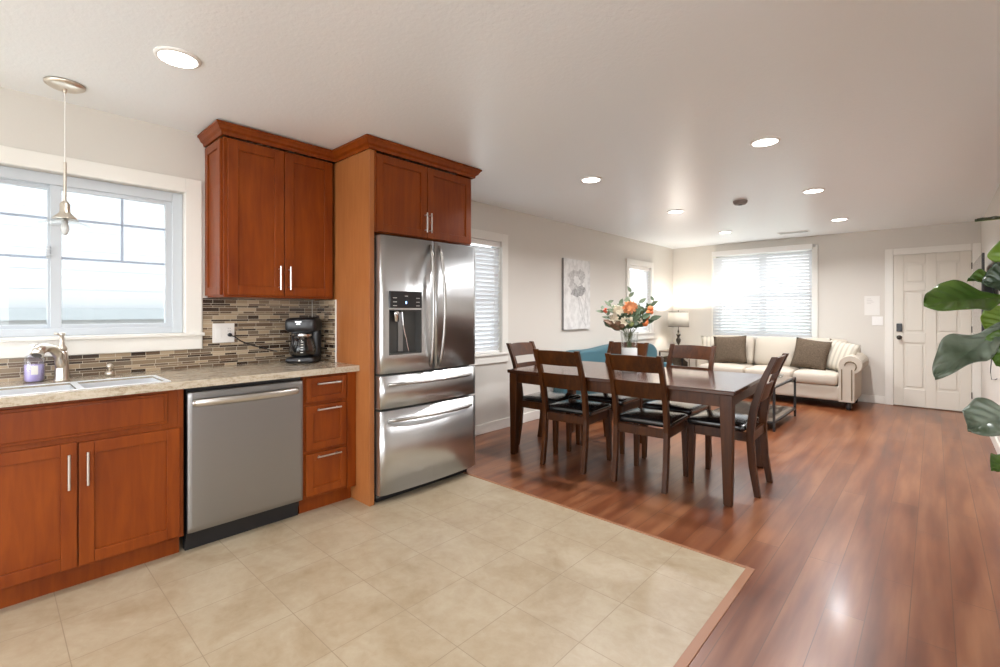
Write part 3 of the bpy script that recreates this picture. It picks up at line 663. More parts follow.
downlight(2.65, .58, 'added unseen recessed ceiling light above the tiled kitchen floor, beyond the picture', 4)  # extra lamp added out of view
downlight(1.0, -1.6, 'added unseen recessed ceiling light behind the viewer on the kitchen side', 5); downlight(2.65, -1.6, 'added unseen recessed ceiling light behind the viewer on the open side', 5)  # two more added lamps, unseen, lighting from behind the camera
t = thing('smoke_detector', 'small round taupe smoke detector on the ceiling between two recessed lights', 'smoke detector', (2.01, 5.24, H-.001))
b = MB(); b.lathe([(.02, -.038), (.05, -.036), (.064, -.02), (.068, 0)], n=24); b.build('body', 'detect', t, smooth=False)
b = MB(); b.lathe([(.018, -.044), (.02, -.038)], n=12); b.build('test_button', 'darkgrey', t)
t = thing('air_vent', 'flat rectangular ceiling air vent in front of the far window', 'air vent', (2.0, 7.78, H-.001))
b = MB(); b.box(-.19, .19, -.075, .075, -.008, 0); b.build('frame', 'white', t, bevel=.002)
b = MB()
for k in range(7): b.box(-.17, .17, -.06+.018*k, -.052+.018*k, -.012, -.008)
b.build('louvres', 'vent', t)
# pendant
t = thing('pendant_light', 'slim nickel pendant light hanging before the kitchen window', 'pendant light', (.278, .266, H-.001))
b = MB(); b.lathe([(.020, -.030), (.062, -.020), (.078, -.010), (.080, 0)], n=28); b.lathe([(.006, -.045), (.010, -.028)], n=12); b.build('canopy', 'nickel', t, smooth=True)
b = MB(); b.tube([(0, 0, -.04), (0, 0, -.40)], .0028, 8); b.build('cord', 'white', t)
b = MB(); b.tube([(0, 0, -.39), (0, 0, -.61)], .0065, 10); b.build('rod', 'nickel', t)
b = MB(); b.lathe([(.010, -.585), (.020, -.60), (.021, -.640), (.026, -.648), (.050, -.672), (.052, -.676), (.018, -.668), (.016, -.60)], n=24, cap=False); b.build('socket_cap', 'nickel', t, smooth=True)
b = MB(); b.lathe([(.022, -.672), (.055, -.684), (.098, -.700), (.100, -.704)], n=28, cap=False); b.build('glass_shade', 'glass', t, smooth=True)
b = MB(); b.lathe([(.010, -.67), (.012, -.70), (.018, -.725), (.010, -.75), (.003, -.755)], n=14); b.build('bulb', 'water', t, smooth=True)

# ------------------------------------------------------------------ dining set
TR = math.radians(3.1); TL, TW, TZ = 1.87, 1.08, .757
t = thing('dining_table', 'long dark brown wooden dining table with tapered square legs and glossy top', 'dining table', (1.568, 3.742, 0), TR)
b = MB(); b.box(-TL/2, TL/2, -TW/2, TW/2, TZ-.030, TZ); b.build('tabletop', 'tabletop', t, bevel=.006)
b = MB(); a_ = .035
b.box(-TL/2+a_, TL/2-a_, -TW/2+a_, -TW/2+a_+.02, TZ-.115, TZ-.030); b.box(-TL/2+a_, TL/2-a_, TW/2-a_-.02, TW/2-a_, TZ-.115, TZ-.030)
b.box(-TL/2+a_, -TL/2+a_+.02, -TW/2+a_+.02, TW/2-a_-.02, TZ-.115, TZ-.030); b.box(TL/2-a_-.02, TL/2-a_, -TW/2+a_+.02, TW/2-a_-.02, TZ-.115, TZ-.030); b.build('apron', 'dark', t, bevel=.002)
for sx in (-1, 1):
    for sy in (-1, 1):
        b = MB(); V = []
        for z, q in ((TZ-.0305, .078), (TZ-.125, .078), (.012, .058), (0, .050)):
            ox = sx*(TL/2-.015); oy = sy*(TW/2-.015); ix = ox-sx*q; iy = oy-sy*q
            if z < .1: ox -= sx*.006; oy -= sy*.006
            V.append([b.bm.verts.new(p) for p in ((ox, oy, z), (ix, oy, z), (ix, iy, z), (ox, iy, z))])
        for i in range(3):
            for k in range(4): b.bm.faces.new([V[i][k], V[i][(k+1) % 4], V[i+1][(k+1) % 4], V[i+1][k]])
        b.bm.faces.new(V[0]); b.bm.faces.new(V[-1][::-1]); b.build('leg', 'dark', t, bevel=.003)

def py_(z):   # rear post centre line
    K = [(0, -.245), (.2, -.213), (.42, -.197), (.6, -.218), (.8, -.278), (.968, -.350)]
    for (a, p), (c, q) in zip(K, K[1:]):
        if z <= c: u = (z-a)/(c-a); return p+(q-p)*u
    return K[-1][1]
def make_chair():
    t = thing('dining_chair', 'x', 'dining chair', (0, 0, 0)); hw = .207
    for sx in (-1, 1):
        b = MB(); V = []
        for i in range(15):
            z = .968*i/14; c = py_(z); q = .017 if z < .4 else .019; dpt = .019+.006*math.sin(PI*min(1, z/.9)); xo = sx*hw
            V.append([b.bm.verts.new((xo-sx*(0 if k in (0, 3) else .034), c+(dpt if k in (2, 3) else -dpt), z)) for k in range(4)])
        for i in range(14):
            for k in range(4): b.bm.faces.new([V[i][k], V[i][(k+1) % 4], V[i+1][(k+1) % 4], V[i+1][k]])
        b.bm.faces.new(V[0]); b.bm.faces.new(V[-1][::-1]); b.build('rear_leg_post', 'dark', t, bevel=.0025)
    for sx in (-1, 1):
        b = MB(); V = []
        for z, q in ((.435, .044), (.36, .044), (0, .032)):
            xo = sx*(hw+.008); yo = .215
            V.append([b.bm.verts.new(p) for p in ((xo, yo, z), (xo-sx*q, yo, z), (xo-sx*q, yo-q, z), (xo, yo-q, z))])
        for i in range(2):
            for k in range(4): b.bm.faces.new([V[i][k], V[i][(k+1) % 4], V[i+1][(k+1) % 4], V[i+1][k]])
        b.bm.faces.new(V[0]); b.bm.faces.new(V[-1][::-1]); b.build('front_leg', 'dark', t, bevel=.0025)
    b = MB(); b.box(-hw+.036, hw-.036, .185, .205, .37, .435); b.box(-hw+.036, hw-.036, -.212, -.192, .37, .435)
    for sx in (-1, 1): b.box(min(sx*(hw-.005), sx*(hw-.025)), max(sx*(hw-.005), sx*(hw-.025)), -.175, .172, .37, .435)
    b.build('seat_frame', 'dark', t, bevel=.002)
    b = MB(); b.soft(-hw-.004, hw+.004, -.172, .228, .436, .482, .020, (0, 0, .014), 10); b.build('seat', 'leather', t, smooth=True)
    for za, zb, nm in ((.842, .958, 'top_rail'), (.648, .772, 'back_slat')):
        b = MB(); nu = 10; F = []
        for i in range(nu+1):
            u = i/nu; x = -hw+.033+(2*hw-.066)*u; cv = -.018*math.sin(PI*u)
            F.append([b.bm.verts.new((x, py_(z)+cv+dy, z + (.006*math.sin(PI*u) if z > .9 else 0))) for z, dy in ((za, -.009), (zb, -.009), (zb, .009), (za, .009))])
        for i in range(nu):
            for k in range(4): b.bm.faces.new([F[i][k], F[i][(k+1) % 4], F[i+1][(k+1) % 4], F[i+1][k]])
        b.bm.faces.new(F[0]); b.bm.faces.new(F[-1][::-1]); b.build(nm, 'dark', t, bevel=.002)
    return t
ch0 = make_chair(); G = 'dining chairs around the dark table'
CH = [(1.240, 3.405, math.radians(4), 'dark wooden dining chair, left one of the two on the kitchen side of the table'),
      (1.878, 3.450, math.radians(4), 'dark wooden dining chair, right one of the two on the kitchen side of the table'),
      (2.335, 3.760, math.radians(92), 'dark wooden dining chair with black seat at the table end nearest the open floor'),
      (.772, 3.640, math.radians(-87), 'dark wooden dining chair with black seat at the table end beside the wall window'),
      (1.830, 4.055, math.radians(178.5), 'dark wooden dining chair on the far side of the table, before the lamp'),
      (1.215, 4.045, math.radians(182), 'dark wooden dining chair on the far side of the table, behind the vase')]
for i, (x, y, rz, lab) in enumerate(CH):
    c = ch0 if i == 0 else dup(ch0)
    c.location = (x, y, 0); c.rotation_euler = (0, 0, rz); tag(c, lab, 'dining chair', G)

# vase
VX, VY = 1.548, 3.74
t = thing('flower_vase', 'round glass vase with pale lower half at the middle of the dining table', 'vase', (VX, VY, TZ))
b = MB(); b.lathe([(.060, .0), (.064, .004), (.066, .10), (.066, .205)], n=28); b.build('frosted_base', 'water', t, smooth=True)
b = MB(); b.lathe([(.066, .206), (.068, .26), (.075, .345)], n=28, cap=False); b.build('glass_rim', 'glass', t, smooth=True)
bq = thing('flower_bouquet', 'loose bouquet of peach flowers, orange fruit and green leaves standing in the vase', 'bouquet', (VX, VY, TZ))
camR = Vector((math.cos(TH), math.sin(TH), 0)); camF = Vector((-math.sin(TH), math.cos(TH), 0))
def bp(u, v, dd=0.0):
    """bouquet point: lateral u, height v (metres above table), depth dd"""
    return camR*(u*.86-.01) + camF*dd + Vector((0, 0, .33+(v-.33)*(.90)))
def leaf_shape(b, base, tip, wid, nrm=(0, 0, 1), cup=.15, n=6):
    base = Vector(base); tip = Vector(tip); ax = tip-base; Lh = ax.length; a = ax.normalized(); nr = Vector(nrm); s_ = a.cross(nr)
    if s_.length < 1e-3: s_ = a.cross(Vector((1, 0, 0)))
    s_.normalize(); nn = s_.cross(a).normalized()
    def fn(u, v):
        wv_ = wid*math.sin(PI*min(1, max(0, u))**.8)*.5*(1 if 0 < u < 1 else 0.02); t_ = (v-.5)*2
        return base+a*Lh*u+s_*wv_*t_+nn*(cup*wid*(t_*t_)*1 - .18*Lh*u*u)
    b.grid(fn, n, 4)
rnd = random.Random(3)
stems = []
def stem(u, v, dd, r=.0022, m_='greenstem'):
    b = MB(); b.tube([(rnd.uniform(-.02, .02), rnd.uniform(-.02, .02), .208), bp(u*.18, .33, dd*.2), bp(u*.55, .33+(v-.33)*.55, dd*.6), bp(u, v, dd)], r, 6); return b.build('stem', m_, bq, smooth=True)
def sprig(u, v, dd, n, ln, wd, m_, spread=.07, droop=0):
    stem(u, v, dd)
    for k in range(n):
        s_ = .35+.65*k/(n-1) if n > 1 else 1; p = bp(u*s_ + rnd.uniform(-.01, .01), .33+(v-.33)*s_, dd*s_)
        sd = 1 if k % 2 else -1; a = rnd.uniform(.2, 1.1)
        q = p+camR*(sd*ln*math.cos(a)+ (u*.3*ln/.2)) + Vector((0, 0, ln*math.sin(a)-droop)) + camF*rnd.uniform(-.03, .03)
        b = MB(); leaf_shape(b, p, q, wd, -camF+Vector((0, 0, .5)), .12); b.build('leaf', m_, bq, smooth=True, solid=.0008)
for (u, v, dd, n, ln, wd, m_) in ((-.27, .56, .02, 6, .055, .028, 'sage'), (-.20, .62, -.03, 6, .065, .032, 'sage'), (-.08, .60, .05, 6, .07, .036, 'saged'), (.02, .72, .0, 7, .06, .032, 'sage'), (.12, .62, .04, 6, .07, .036, 'sage'),
        (.255, .64, .0, 7, .06, .03, 'saged'), (.20, .46, -.03, 6, .08, .045, 'saged'), (.12, .47, -.06, 6, .08, .05, 'saged'), (-.17, .43, -.05, 6, .08, .045, 'brownleaf'), (-.10, .40, .03, 5, .08, .05, 'saged'), (.05, .50, -.08, 6, .07, .04, 'saged'), (-.22, .40, .03, 4, .07, .04, 'saged'), (.16, .55, .08, 5, .07, .04, 'sage'), (.07, .56, -.03, 7, .07, .045, 'saged'), (-.06, .50, .02, 7, .08, .045, 'saged'), (.10, .53, .02, 7, .07, .045, 'saged'), (-.14, .56, .02, 6, .07, .04, 'sage'), (.19, .58, .03, 6, .07, .04, 'saged'), (.02, .45, -.1, 6, .07, .045, 'saged'), (-.02, .62, .03, 6, .07, .04, 'sage')):
    sprig(u, v, dd, n, ln, wd, m_)
def bloom(u, v, dd, r, m_, n=11, up=True):
    c = bp(u, v, dd); b = MB()
    for k in range(n):
        a = 2*PI*k/n; el = rnd.uniform(.25, 1.1); d = (camR*math.cos(a)+Vector((0, 0, 1))*(math.sin(a)*.8+.35)-camF*el*.8).normalized()
        leaf_shape(b, c-d*.005, c+d*r, r*.75, camF*-1+Vector((.1, .1, .3)), .25, 5)
    b.ball(c, r*.28, (1, 1, 1), 8); b.build('blossom', m_, bq, smooth=True, solid=.001)
stem(-.005, .56, -.04); bloom(-.005, .575, -.05, .065, 'peach', 13); bloom(-.03, .55, -.04, .05, 'peach', 9); bloom(.035, .58, -.02, .05, 'peach', 9)
bloom(-.12, .54, -.04, .06, 'creamp', 9); bloom(-.155, .47, -.03, .05, 'creamp', 8); bloom(-.06, .44, -.07, .05, 'creamp', 8); bloom(.09, .45, -.05, .035, 'creamp', 8)
stem(.21, .54, -.02)
for (u, v, r) in ((.215, .565, .026), (.198, .527, .024), (.18, .49, .027), (.16, .425, .028), (.172, .44, .022), (.222, .53, .02)):
    b = MB(); b.ball(bp(u, v, -.02), r, (1, 1, .95), 14); b.build('orange_fruit', 'orange', bq, smooth=True)
for (u, v, r, m_) in ((.01, .46, .026, 'creamp'), (.005, .425, .026, 'midrib'), (-.255, .545, .012, 'berry'), (-.24, .535, .012, 'berry'), (-.245, .56, .011, 'berry')):
    b = MB(); b.ball(bp(u, v, -.07), r, (1, 1, 1), 12); b.build('round_bud', m_, bq, smooth=True)

# ------------------------------------------------------------------ wall art
t = thing('canvas_print', 'tall narrow canvas of a grey brushed flower on the left wall', 'wall art', (0, 0, 0))
AY0, AY1, AZ0, AZ1, AX = 4.935, 5.555, 1.045, 1.955, .034
b = MB(); b.box(.001, AX-.001, AY0, AY1, AZ0, AZ1); b.build('stretcher', 'canvasedge', t)
b = MB(); b.box(AX-.001, AX, AY0, AY1, AZ0, AZ1); cv = b.build('canvas', 'canvas', t)
def blob(y, z, ry, rz, seed, m_, name, lay):
    r_ = random.Random(seed); b = MB(); n = 40; V = []
    ph = [r_.uniform(0, 6.28) for _ in range(4)]
    for k in range(n):
        a = 2*PI*k/n; q = 1+.16*math.sin(2*a+ph[0])+.10*math.sin(5*a+ph[1])+.06*math.sin(9*a+ph[2])
        V.append((AX+lay, y+ry*q*math.cos(a), z+rz*q*math.sin(a)))
    f = [b.bm.verts.new(p) for p in V]; b.bm.faces.new(f); b.build(name, m_, cv)
blob(5.16, 1.74, .11, .085, 1, 'petal', 'painted_petal', .0004); blob(5.30, 1.72, .12, .10, 2, 'petal', 'painted_petal', .0006); blob(5.16, 1.60, .12, .07, 5, 'petal', 'painted_petal', .0008)
blob(5.24, 1.52, .12, .06, 3, 'petald', 'painted_petal', .001); blob(5.33, 1.56, .09, .07, 4, 'petald', 'painted_petal', .0012); blob(5.23, 1.68, .07, .06, 9, 'canvas', 'painted_petal', .0014)
for pts in ([(5.26, 1.47), (5.30, 1.3), (5.38, 1.15), (5.46, 1.07)], [(5.29, 1.47), (5.36, 1.33), (5.40, 1.2), (5.44, 1.08)], [(5.33, 1.48), (5.46, 1.38), (5.50, 1.2), (5.47, 1.1)], [(5.42, 1.6), (5.44, 1.4), (5.41, 1.25)]):
    b = MB(); w_ = .006; V = [(AX+.0008, y, z) for y, z in pts]
    for (y, z), (y2, z2) in zip(pts, pts[1:]): b.bm.faces.new([b.bm.verts.new(p) for p in ((AX+.0008, y-w_, z), (AX+.0008, y+w_, z), (AX+.0008, y2+w_, z2), (AX+.0008, y2-w_, z2))])
    b.build('painted_stem', 'petal', cv)

# ------------------------------------------------------------------ cream sofa
t = thing('sofa', 'cream roll arm three seat sofa with nailhead trim under the far window', 'sofa', (0, 0, 0))
SX0, SX1, SY0, SY1 = .60, 2.74, 7.50, 8.335
b = MB(); b.soft(SX0+.1, SX1-.1, SY0+.02, SY1-.06, .105, .30, .02, n=6); b.build('base', 'sofa', t, smooth=True)
b = MB(); b.soft(SX0+.02, SX1-.02, SY1-.16, SY1, .105, .80, .05, n=8); b.build('back_frame', 'sofa', t, smooth=True)
def arm_profile(s_):      # x outward positive
    P = [(-.17, .105), (-.17, .55)]
    cx_, cz_, r_ = -.045, .59, .125
    for k in range(15):
        a = PI*.98-(PI*1.42)*k/14; P.append((cx_+r_*math.cos(a), cz_+r_*.93*math.sin(a)))
    P += [(.0, .50), (-.005, .105)]
    return P
for sx, x in ((1, SX1-.01), (-1, SX0+.01)):
    P = [(x+sx*px, pz) for px, pz in arm_profile(sx)]
    if sx < 0: P = P[::-1]
    b = MB(); b.prism(P, 1, SY0-.01, SY1-.03); am = b.build('arm', 'sofa', t, bevel=.012)
    b = MB()
    for q in (-.135, -.03): b.tube([(x+sx*q, SY0-.016, .13), (x+sx*q, SY0-.016, .53)], .0065, 6)
    b.tube([(x+sx*(-.045+.062*math.cos(a)), SY0-.016, .57+.065*math.sin(a)) for a in [PI*.95-PI*1.2*k/10 for k in range(11)]], .0065, 6); b.build('nailhead_trim', 'nail', am)
edges = [SX0+.165, 1.42, 2.034, SX1-.185]
for i in range(3):
    a, c = edges[i], edges[i+1]
    b = MB(); b.soft(a+.003, c-.003, SY0-.005, SY1-.22, .30, .455, .045, (0, .01, .022), 9); b.build('seat_cushion', 'sofa', t, smooth=True)
    if i == 0: pass
    mt = Matrix.Translation((0, 8.05, .46)) @ Matrix.Rotation(math.radians(-12), 4, 'X') @ Matrix.Translation((0, -8.05, -.46))
    b = MB(); b.soft(a+.003-(.03 if i == 0 else 0), c-.003+(.06 if i == 2 else 0), 7.97, 8.16, .455, .885, .075, (0, .04, .02), 10, mtx=mt); b.build('back_cushion', 'sofa', t, smooth=True)
for x in (SX0+.07, SX1-.08):
    for y in (SY0+.06, SY1-.08): b = MB(); b.lathe([(.02, 0), (.028, .01), (.034, .05), (.026, .07), (.038, .105)], (x, y, 0), 14); b.build('foot', 'blackmat', t, smooth=True)
def pillow(name, lab, m_, loc, w_, h_, th, rx, ry, rz, grp=None):
    t = thing(name, lab, 'pillow', loc, 0, grp); R_ = Matrix.Rotation(rz, 4, 'Z') @ Matrix.Rotation(rx, 4, 'X') @ Matrix.Rotation(ry, 4, 'Y')
    t.rotation_euler = R_.to_euler(); b = MB(); n = 12
    for sg in (-1, 1):
        def fn(u, v):
            a, c = (u-.5)*2, (v-.5)*2
            k = 1+.0*a; px = w_/2*a*(1-.07*(1-abs(a)**0)*1)*(1-.06*(1-c*c)*abs(a)); pz = h_/2*c*(1-.06*(1-a*a)*abs(c))
            return (px, sg*(th/2*((1-a*a)*(1-c*c))**.42 + .002), pz+h_/2)
        b.grid(fn, n, n)
    bmesh.ops.remove_doubles(b.bm, verts=b.bm.verts[:], dist=.0045)
    b.build('cover', m_, t, smooth=True)
    return t
pillow('throw_pillow', 'brown woven throw pillow at the left end of the cream sofa', 'brownpillow', (1.15, 7.79, .472), .48, .44, .15, math.radians(-16), math.radians(-4), math.radians(4))
pillow('throw_pillow', 'brown woven throw pillow at the right end of the cream sofa, beside the striped one', 'brownpillow', (2.17, 7.76, .472), .44, .43, .14, math.radians(-16), math.radians(7), math.radians(-6))
pillow('throw_pillow', 'cream striped throw pillow leaning on the right arm of the sofa', 'stripe', (2.475, 7.80, .472), .40, .42, .13, math.radians(-17), math.radians(10), math.radians(-22))
pillow('throw_pillow', 'pale striped throw pillow at the left arm of the sofa behind the brown one', 'stripe', (.845, 7.93, .472), .34, .42, .10, math.radians(-14), 0, math.radians(18))

# coffee table
t = thing('coffee_table', 'low coffee table with thin black metal frame, wooden top and lower shelf', 'coffee table', (0, 0, 0))
CX0, CX1, CY0, CY1, CZ = 1.56, 2.225, 5.66, 6.68, .475
b = MB(); b.box(CX0+.012, CX1-.012, CY0+.012, CY1-.012, CZ-.02, CZ+.002); b.build('top', 'greywood', t, bevel=.002)
b = MB(); b.box(CX0+.012, CX1-.012, CY0+.012, CY1-.012, .085, .105); b.build('shelf', 'greywood', t, bevel=.002)
for x in (CX0, CX1):
    for y in (CY0, CY1): b = MB(); b.box(x-.011, x+.011, y-.011, y+.011, 0, CZ); b.build('leg', 'blackmat', t)
b = MB()
for z in (.085, CZ-.02):
    for x in (CX0, CX1): b.box(x-.010, x+.010, CY0+.011, CY1-.011, z, z+.02)
    for y in (CY0, CY1): b.box(CX0+.011, CX1-.011, y-.010, y+.010, z, z+.02)
b.build('frame', 'blackmat', t)
t = thing('glass_dish', 'small clear glass dish on the far end of the coffee table', 'dish', (2.08, 6.48, CZ+.0025))
b = MB(); b.lathe([(.03, 0), (.05, .006), (.066, .04), (.069, .042), (.053, .010), (.03, .005)], n=24); b.build('bowl', 'glass', t, smooth=True)

# end table, lamp
t = thing('end_table', 'small dark wood and metal end table in the corner left of the sofa', 'side table', (0, 0, 0))
EX0, EX1, EY0, EY1, EZ = .09, .49, 7.60, 8.10, .625
b = MB(); b.box(EX0, EX1, EY0, EY1, EZ-.025, EZ); b.build('top', 'greywood', t, bevel=.002)
b = MB(); b.box(EX0+.01, EX1-.01, EY0+.01, EY1-.01, .20, .22); b.build('shelf', 'greywood', t, bevel=.002)
for x in (EX0+.012, EX1-.012):
    for y in (EY0+.012, EY1-.012): b = MB(); b.box(x-.011, x+.011, y-.011, y+.011, 0, EZ-.025); b.build('leg', 'blackmat', t)
t = thing('storage_basket', 'brown woven storage box on the shelf of the corner end table', 'basket', (.29, 7.84, .221))
b = MB(); b.soft(-.15, .15, -.19, .19, 0, .30, .02, n=6); b.build('body', 'brownpillow', t, smooth=True)
b = MB(); b.box(-.152, .152, -.192, .192, .285, .305); b.build('lid', 'brownpillow', t, bevel=.003)
t = thing('table_lamp', 'dark turned table lamp with cream drum shade in the far corner', 'lamp', (.30, 7.90, EZ+.0005))
b = MB(); b.lathe([(.07, 0), (.072, .012), (.05, .022), (.022, .04), (.014, .06), (.013, .10), (.020, .115), (.036, .15), (.040, .18), (.024, .21), (.018, .225), (.036, .262), (.038, .27), (.016, .275), (.012, .30), (.018, .32), (.010, .335), (.006, .36), (.005, .48)], n=20); b.build('base', 'bronze', t, smooth=True)
b = MB(); b.lathe([(.165, .40), (.158, .645)], n=36, cap=False); b.build('lamp_shade', 'shade', t, smooth=True, solid=.002)
b = MB(); b.lathe([(.166, .396), (.1665, .403)], n=36, cap=False); b.lathe([(.159, .640), (.159, .648)], n=36, cap=False)
for k in range(3): a = k*2*PI/3; b.tube([(0, 0, .64), (.157*math.cos(a), .157*math.sin(a), .64)], .0015, 5)
b.build('shade_ring', 'bronze', t, solid=.001)
b = MB(); b.lathe([(.012, .47), (.014, .49), (.03, .53), (.024, .565), (.006, .58)], n=16); b.build('bulb', mat('warm_bulb', (1, 1, 1), .5, emit=(1, .85, .62), es=14), t, smooth=True)
b = MB(); b.lathe([(.004, .58), (.003, .645), (.008, .655), (.006, .672), (.001, .68)], n=10); b.build('finial', 'bronze', t)
l = bpy.data.lights.new('bulb_light', 'POINT'); l.energy = 20; l.color = (1, .94, .86); l.shadow_soft_size = .03
o = bpy.data.objects.new('bulb_light', l); COL.objects.link(o); o.parent = t; o.location = (0, 0, .61)

# blue loveseat along the left wall
t = thing('loveseat', 'teal blue upholstered loveseat along the left wall behind the dining table', 'sofa', (0, 0, 0))
b = MB(); b.soft(.09, .74, 4.90, 6.62, .12, .36, .04, n=6); b.build('base', 'teal', t, smooth=True)
b = MB(); P = []
n = 40
for k in range(n+1):
    u = k/n; y = 4.70+(7.32-4.70)*u; z = .64+.155*(1-abs(2*u-1)**9) + .018*math.cos(4*PI*u); P.append((y, z))
P = [(4.70, .12)]+P+[(7.32, .12)]
b.prism(P, 0, .03, .20); b.build('backrest', 'teal', t, bevel=.03)
for i, (a, c) in enumerate(((4.98, 5.78), (5.79, 6.58))):
    b = MB(); b.soft(.22, .72, a, c, .36, .44, .035, (0, 0, .02), 8); b.build('seat_cushion', 'teal', t, smooth=True)
for a, c in ((4.80, 4.97), (6.60, 6.73)): b = MB(); b.soft(.09, .72, a, c, .12, .54, .05, n=8); b.build('arm', 'teal', t, smooth=True)
for x in (.14, .68):
    for y in (4.96, 6.6): b = MB(); b.lathe([(.015, 0), (.025, .12)], (x, y, 0), 12); b.build('foot', 'blackmat', t)

# right wall television and cable, switches
t = thing('television', 'flat television mounted on the right wall beside the entry door', 'television', (0, 0, 0))
b = MB(); b.box(3.800, 3.818, 6.20, 7.60, 1.02, 1.815); b.build('housing', 'blackmat', t, bevel=.004)
b = MB(); b.box(3.797, 3.7995, 6.21, 7.59, 1.03, 1.807); b.build('screen', 'screen', t)
b = MB(); b.box(3.818, XR-.0005, 6.7, 7.1, 1.3, 1.6); b.build('wall_bracket', 'blackmat', t)
b = MB(); b.tube([(XR-.008, 6.75, 1.28), (XR-.008, 6.76, .9), (XR-.010, 6.9, .66), (XR-.012, 6.75, .60), (XR-.01, 6.45, .63), (XR-.008, 6.25, .66)], .0035, 6)
tag(b.build('cable', 'darkgrey', smooth=True), 'thin dark cable hanging on the right wall below the television', 'cord')
t = thing('light_switch', 'white double light switch plate on the wall left of the entry door', 'light switch', (2.895, YF-.0005, 1.145))
b = MB(); b.box(-.06, .06, -.006, 0, -.062, .062); b.build('cover_plate', 'white', t, bevel=.002)
for x in (-.028, .028): b = MB(); b.box(x-.016, x+.016, -.010, -.006, -.033, .033); b.build('rocker', 'white', t, bevel=.001)
t = thing('wall_notice', 'white printed notice panel on the wall above the light switch', 'notice', (2.835, YF-.0005, 1.36))
b = MB(); b.box(-.085, .085, -.004, 0, -.135, .135); b.build('sheet', 'paper', t, bevel=.001)
b = MB()
for k in range(4): b.box(-.06, -.01+.015*(k % 3), -.0046, -.004, .09-.022*k, .096-.022*k)
b.build('printed_lines', 'notice', t)

# ------------------------------------------------------------------ fiddle leaf fig
PX, PY = 3.765, 2.12
t = thing('fiddle_leaf_fig', 'potted fig tree with large glossy green leaves at the right edge', 'plant', (PX, PY, 0))
b = MB(); b.lathe([(.085, 0), (.095, .01), (.118, .27), (.122, .28), (.112, .28), (.108, .25)], n=28); b.build('pot', 'pot', t, smooth=True)
b = MB(); b.lathe([(.107, .235), (.107, .255)], n=24); b.build('soil', 'soil', t)
trunk = [(0, 0, .25), (.01, .01, .6), (0, .02, .95), (.01, .01, 1.3), (.0, .03, 1.62), (.01, .02, 1.85)]
b = MB(); b.tube(trunk, [.014, .013, .012, .010, .008, .005], 10); b.build('trunk', 'stem', t, smooth=True)
def fig_leaf(base, tip, wid, nrm, m_='leaf', droop=.10, att=None, wave=.012, seed=0, n=22, fold=.16):
    base = Vector(base)-Vector((PX, PY, 0)); tip = Vector(tip)-Vector((PX, PY, 0)); ax = tip-base; Lh = ax.length; a = ax.normalized(); s_ = a.cross(Vector(nrm)).normalized(); nn = s_.cross(a).normalized()
    if nn.dot(Vector(nrm)) < 0: nn = -nn
    r_ = random.Random(seed); p1, p2 = r_.uniform(0, 6), r_.uniform(0, 6)
    def prof(u):
        if u <= 0 or u >= 1: return .03
        return max(.03, (math.sin(PI*u**1.2)**.74)*(1-.18*math.sin(PI*2*u)*(1 if u < .5 else .2)))
    def fn(u, v):
        q = (v-.5)*2; wv_ = wid/2*prof(u)
        vein = .0042*math.cos((u*6.5-abs(q)*1.5)*2*PI)*min(1, abs(q)*3)*(1-abs(q)**6)
        z = fold*abs(q)*wv_ + wave*abs(q)**2*math.sin(u*11+p1+(2 if q > 0 else 0)) - droop*Lh*(u*u-u) * 1.0 + vein - .004*(1-min(1, abs(q)*10))
        return base+a*Lh*u+s_*wv_*q*(1+.03*math.sin(u*23+p2))+nn*z
    b = MB(); b.grid(fn, n*2, 16); lf = b.build('leaf', m_, t, smooth=True, solid=.0012)
    b = MB(); pts = [fn(k/12, .5)-nn*.0012 for k in range(13)]; b.tube(pts, [.0028*(1-.8*k/12) for k in range(13)], 6); b.build('midrib', 'midrib', lf, smooth=True)
    b = MB(); z = att if att else base.z-.03; tx = Vector((.005, .015, z)); b.tube([tx, (tx+base)/2+Vector((0, 0, .01)), base+a*.01], .0035, 6); b.build('petiole', 'greenstem', lf, smooth=True)
    return lf
fig_leaf((3.675, 2.45, 1.322), (3.448, 2.349, 1.300), .20, (.22, -.50, .84), 'leaf', .10, 1.22, seed=1)
fig_leaf((3.668, 2.42, 1.225), (3.478, 2.236, 1.045), .125, (.05, -.72, .70), 'leafs', .14, 1.05, seed=2, wave=.022, fold=.35)
fig_leaf((3.70, 2.37, .935), (3.560, 2.245, .870), .15, (.0, -.62, .78), 'leafs', .20, .8, seed=3, wave=.018, fold=.3)
fig_leaf((3.745, 2.46, 1.375), (3.705, 2.50, 1.575), .19, (-.3, -.95, .15), 'leafy', .05, 1.3, seed=4)
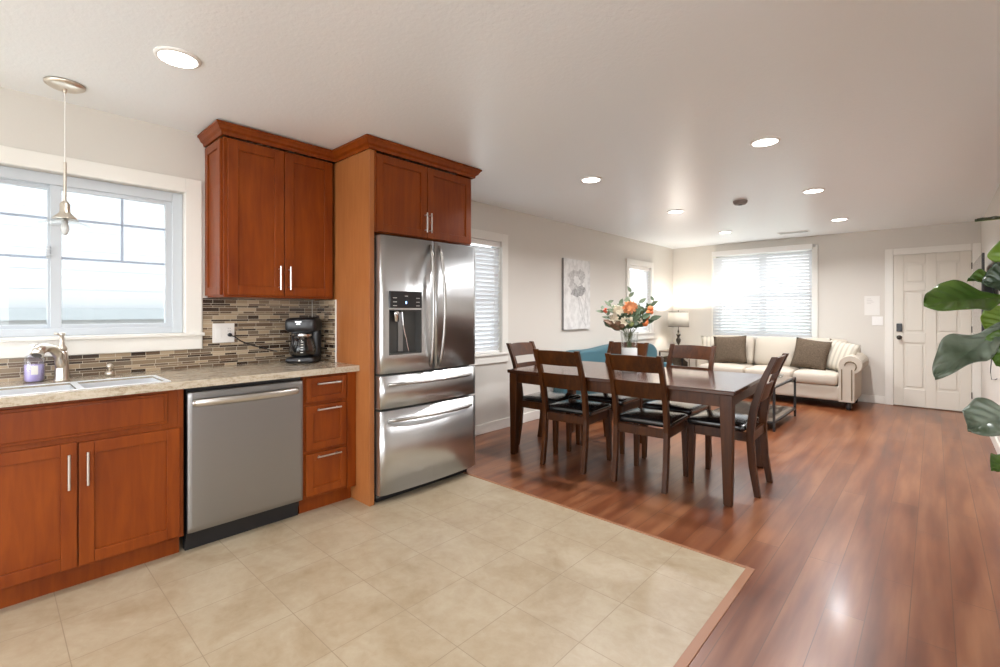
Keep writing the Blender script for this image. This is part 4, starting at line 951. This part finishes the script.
fig_leaf((3.70, 2.42, 1.38), (3.565, 2.39, 1.385), .10, (.1, -.5, .85), 'leaf', .12, 1.3, seed=5)
fig_leaf((3.73, 2.36, 1.39), (3.60, 2.33, 1.37), .12, (.3, -.8, .4), 'leafd', .10, 1.32, seed=6)
fig_leaf((3.725, 2.62, 1.29), (3.625, 2.60, 1.195), .13, (-.3, -.93, .2), 'leafy', .05, 1.2, seed=7)
fig_leaf((3.74, 2.38, 1.22), (3.63, 2.31, 1.09), .15, (-.2, -.92, .2), 'leaf', .08, 1.1, seed=8)
fig_leaf((3.76, 2.40, .75), (3.62, 2.305, .735), .14, (-.1, -.5, .86), 'leaf', .1, .7, seed=9)
fig_leaf((3.74, 2.45, 1.608), (3.585, 2.411, 1.600), .17, (.1, -.06, 1.0), 'leafd', .03, 1.55, seed=10, wave=.003, fold=.04)
fig_leaf((3.80, 2.05, 1.75), (3.86, 1.82, 1.78), .15, (-.5, 0, .86), 'leaf', .08, 1.72, seed=11)
fig_leaf((3.80, 2.2, 1.80), (3.83, 2.38, 1.98), .15, (-.8, -.4, .3), 'leafy', .05, 1.78, seed=12)

# ------------------------------------------------------------------ outside
b = MB(); b.box(-30, 30, -30, 40, -.6, -.5); struct(b.build('outside_ground', 'ground'))
t = thing('neighbour_house', 'white sided neighbouring house seen overexposed through the kitchen window', 'house')
b = MB()
for k in range(18): b.prism([(-3.0, -.5+.2*k), (-2.996, -.5+.2*k), (-3.0, -.3+.2*k)], 1, -6, 3.2)
b.box(-5, -3.0, -6, 3.2, -.5, 3.1); b.build('siding_wall', 'siding', t)
b = MB(); b.box(-2.99, -2.93, -6, 1.75, 1.19, 1.31); b.build('belt_board', 'sidinggrey', t)
b = MB(); b.prism([(-2.6, 3.1), (-2.6, 3.22), (-4.0, 4.0), (-5.4, 3.22), (-5.4, 3.1)], 1, -6.2, 3.4); b.build('roof', 'sidinggrey', t)
t = tag(MB().soft(-3, 6, 14, 15.5, -.5, 1.1, .3, (0, .3, .2), 10).build('hedge', 'hedge', smooth=True), 'pale green hedge outside beyond the far window', 'hedge')
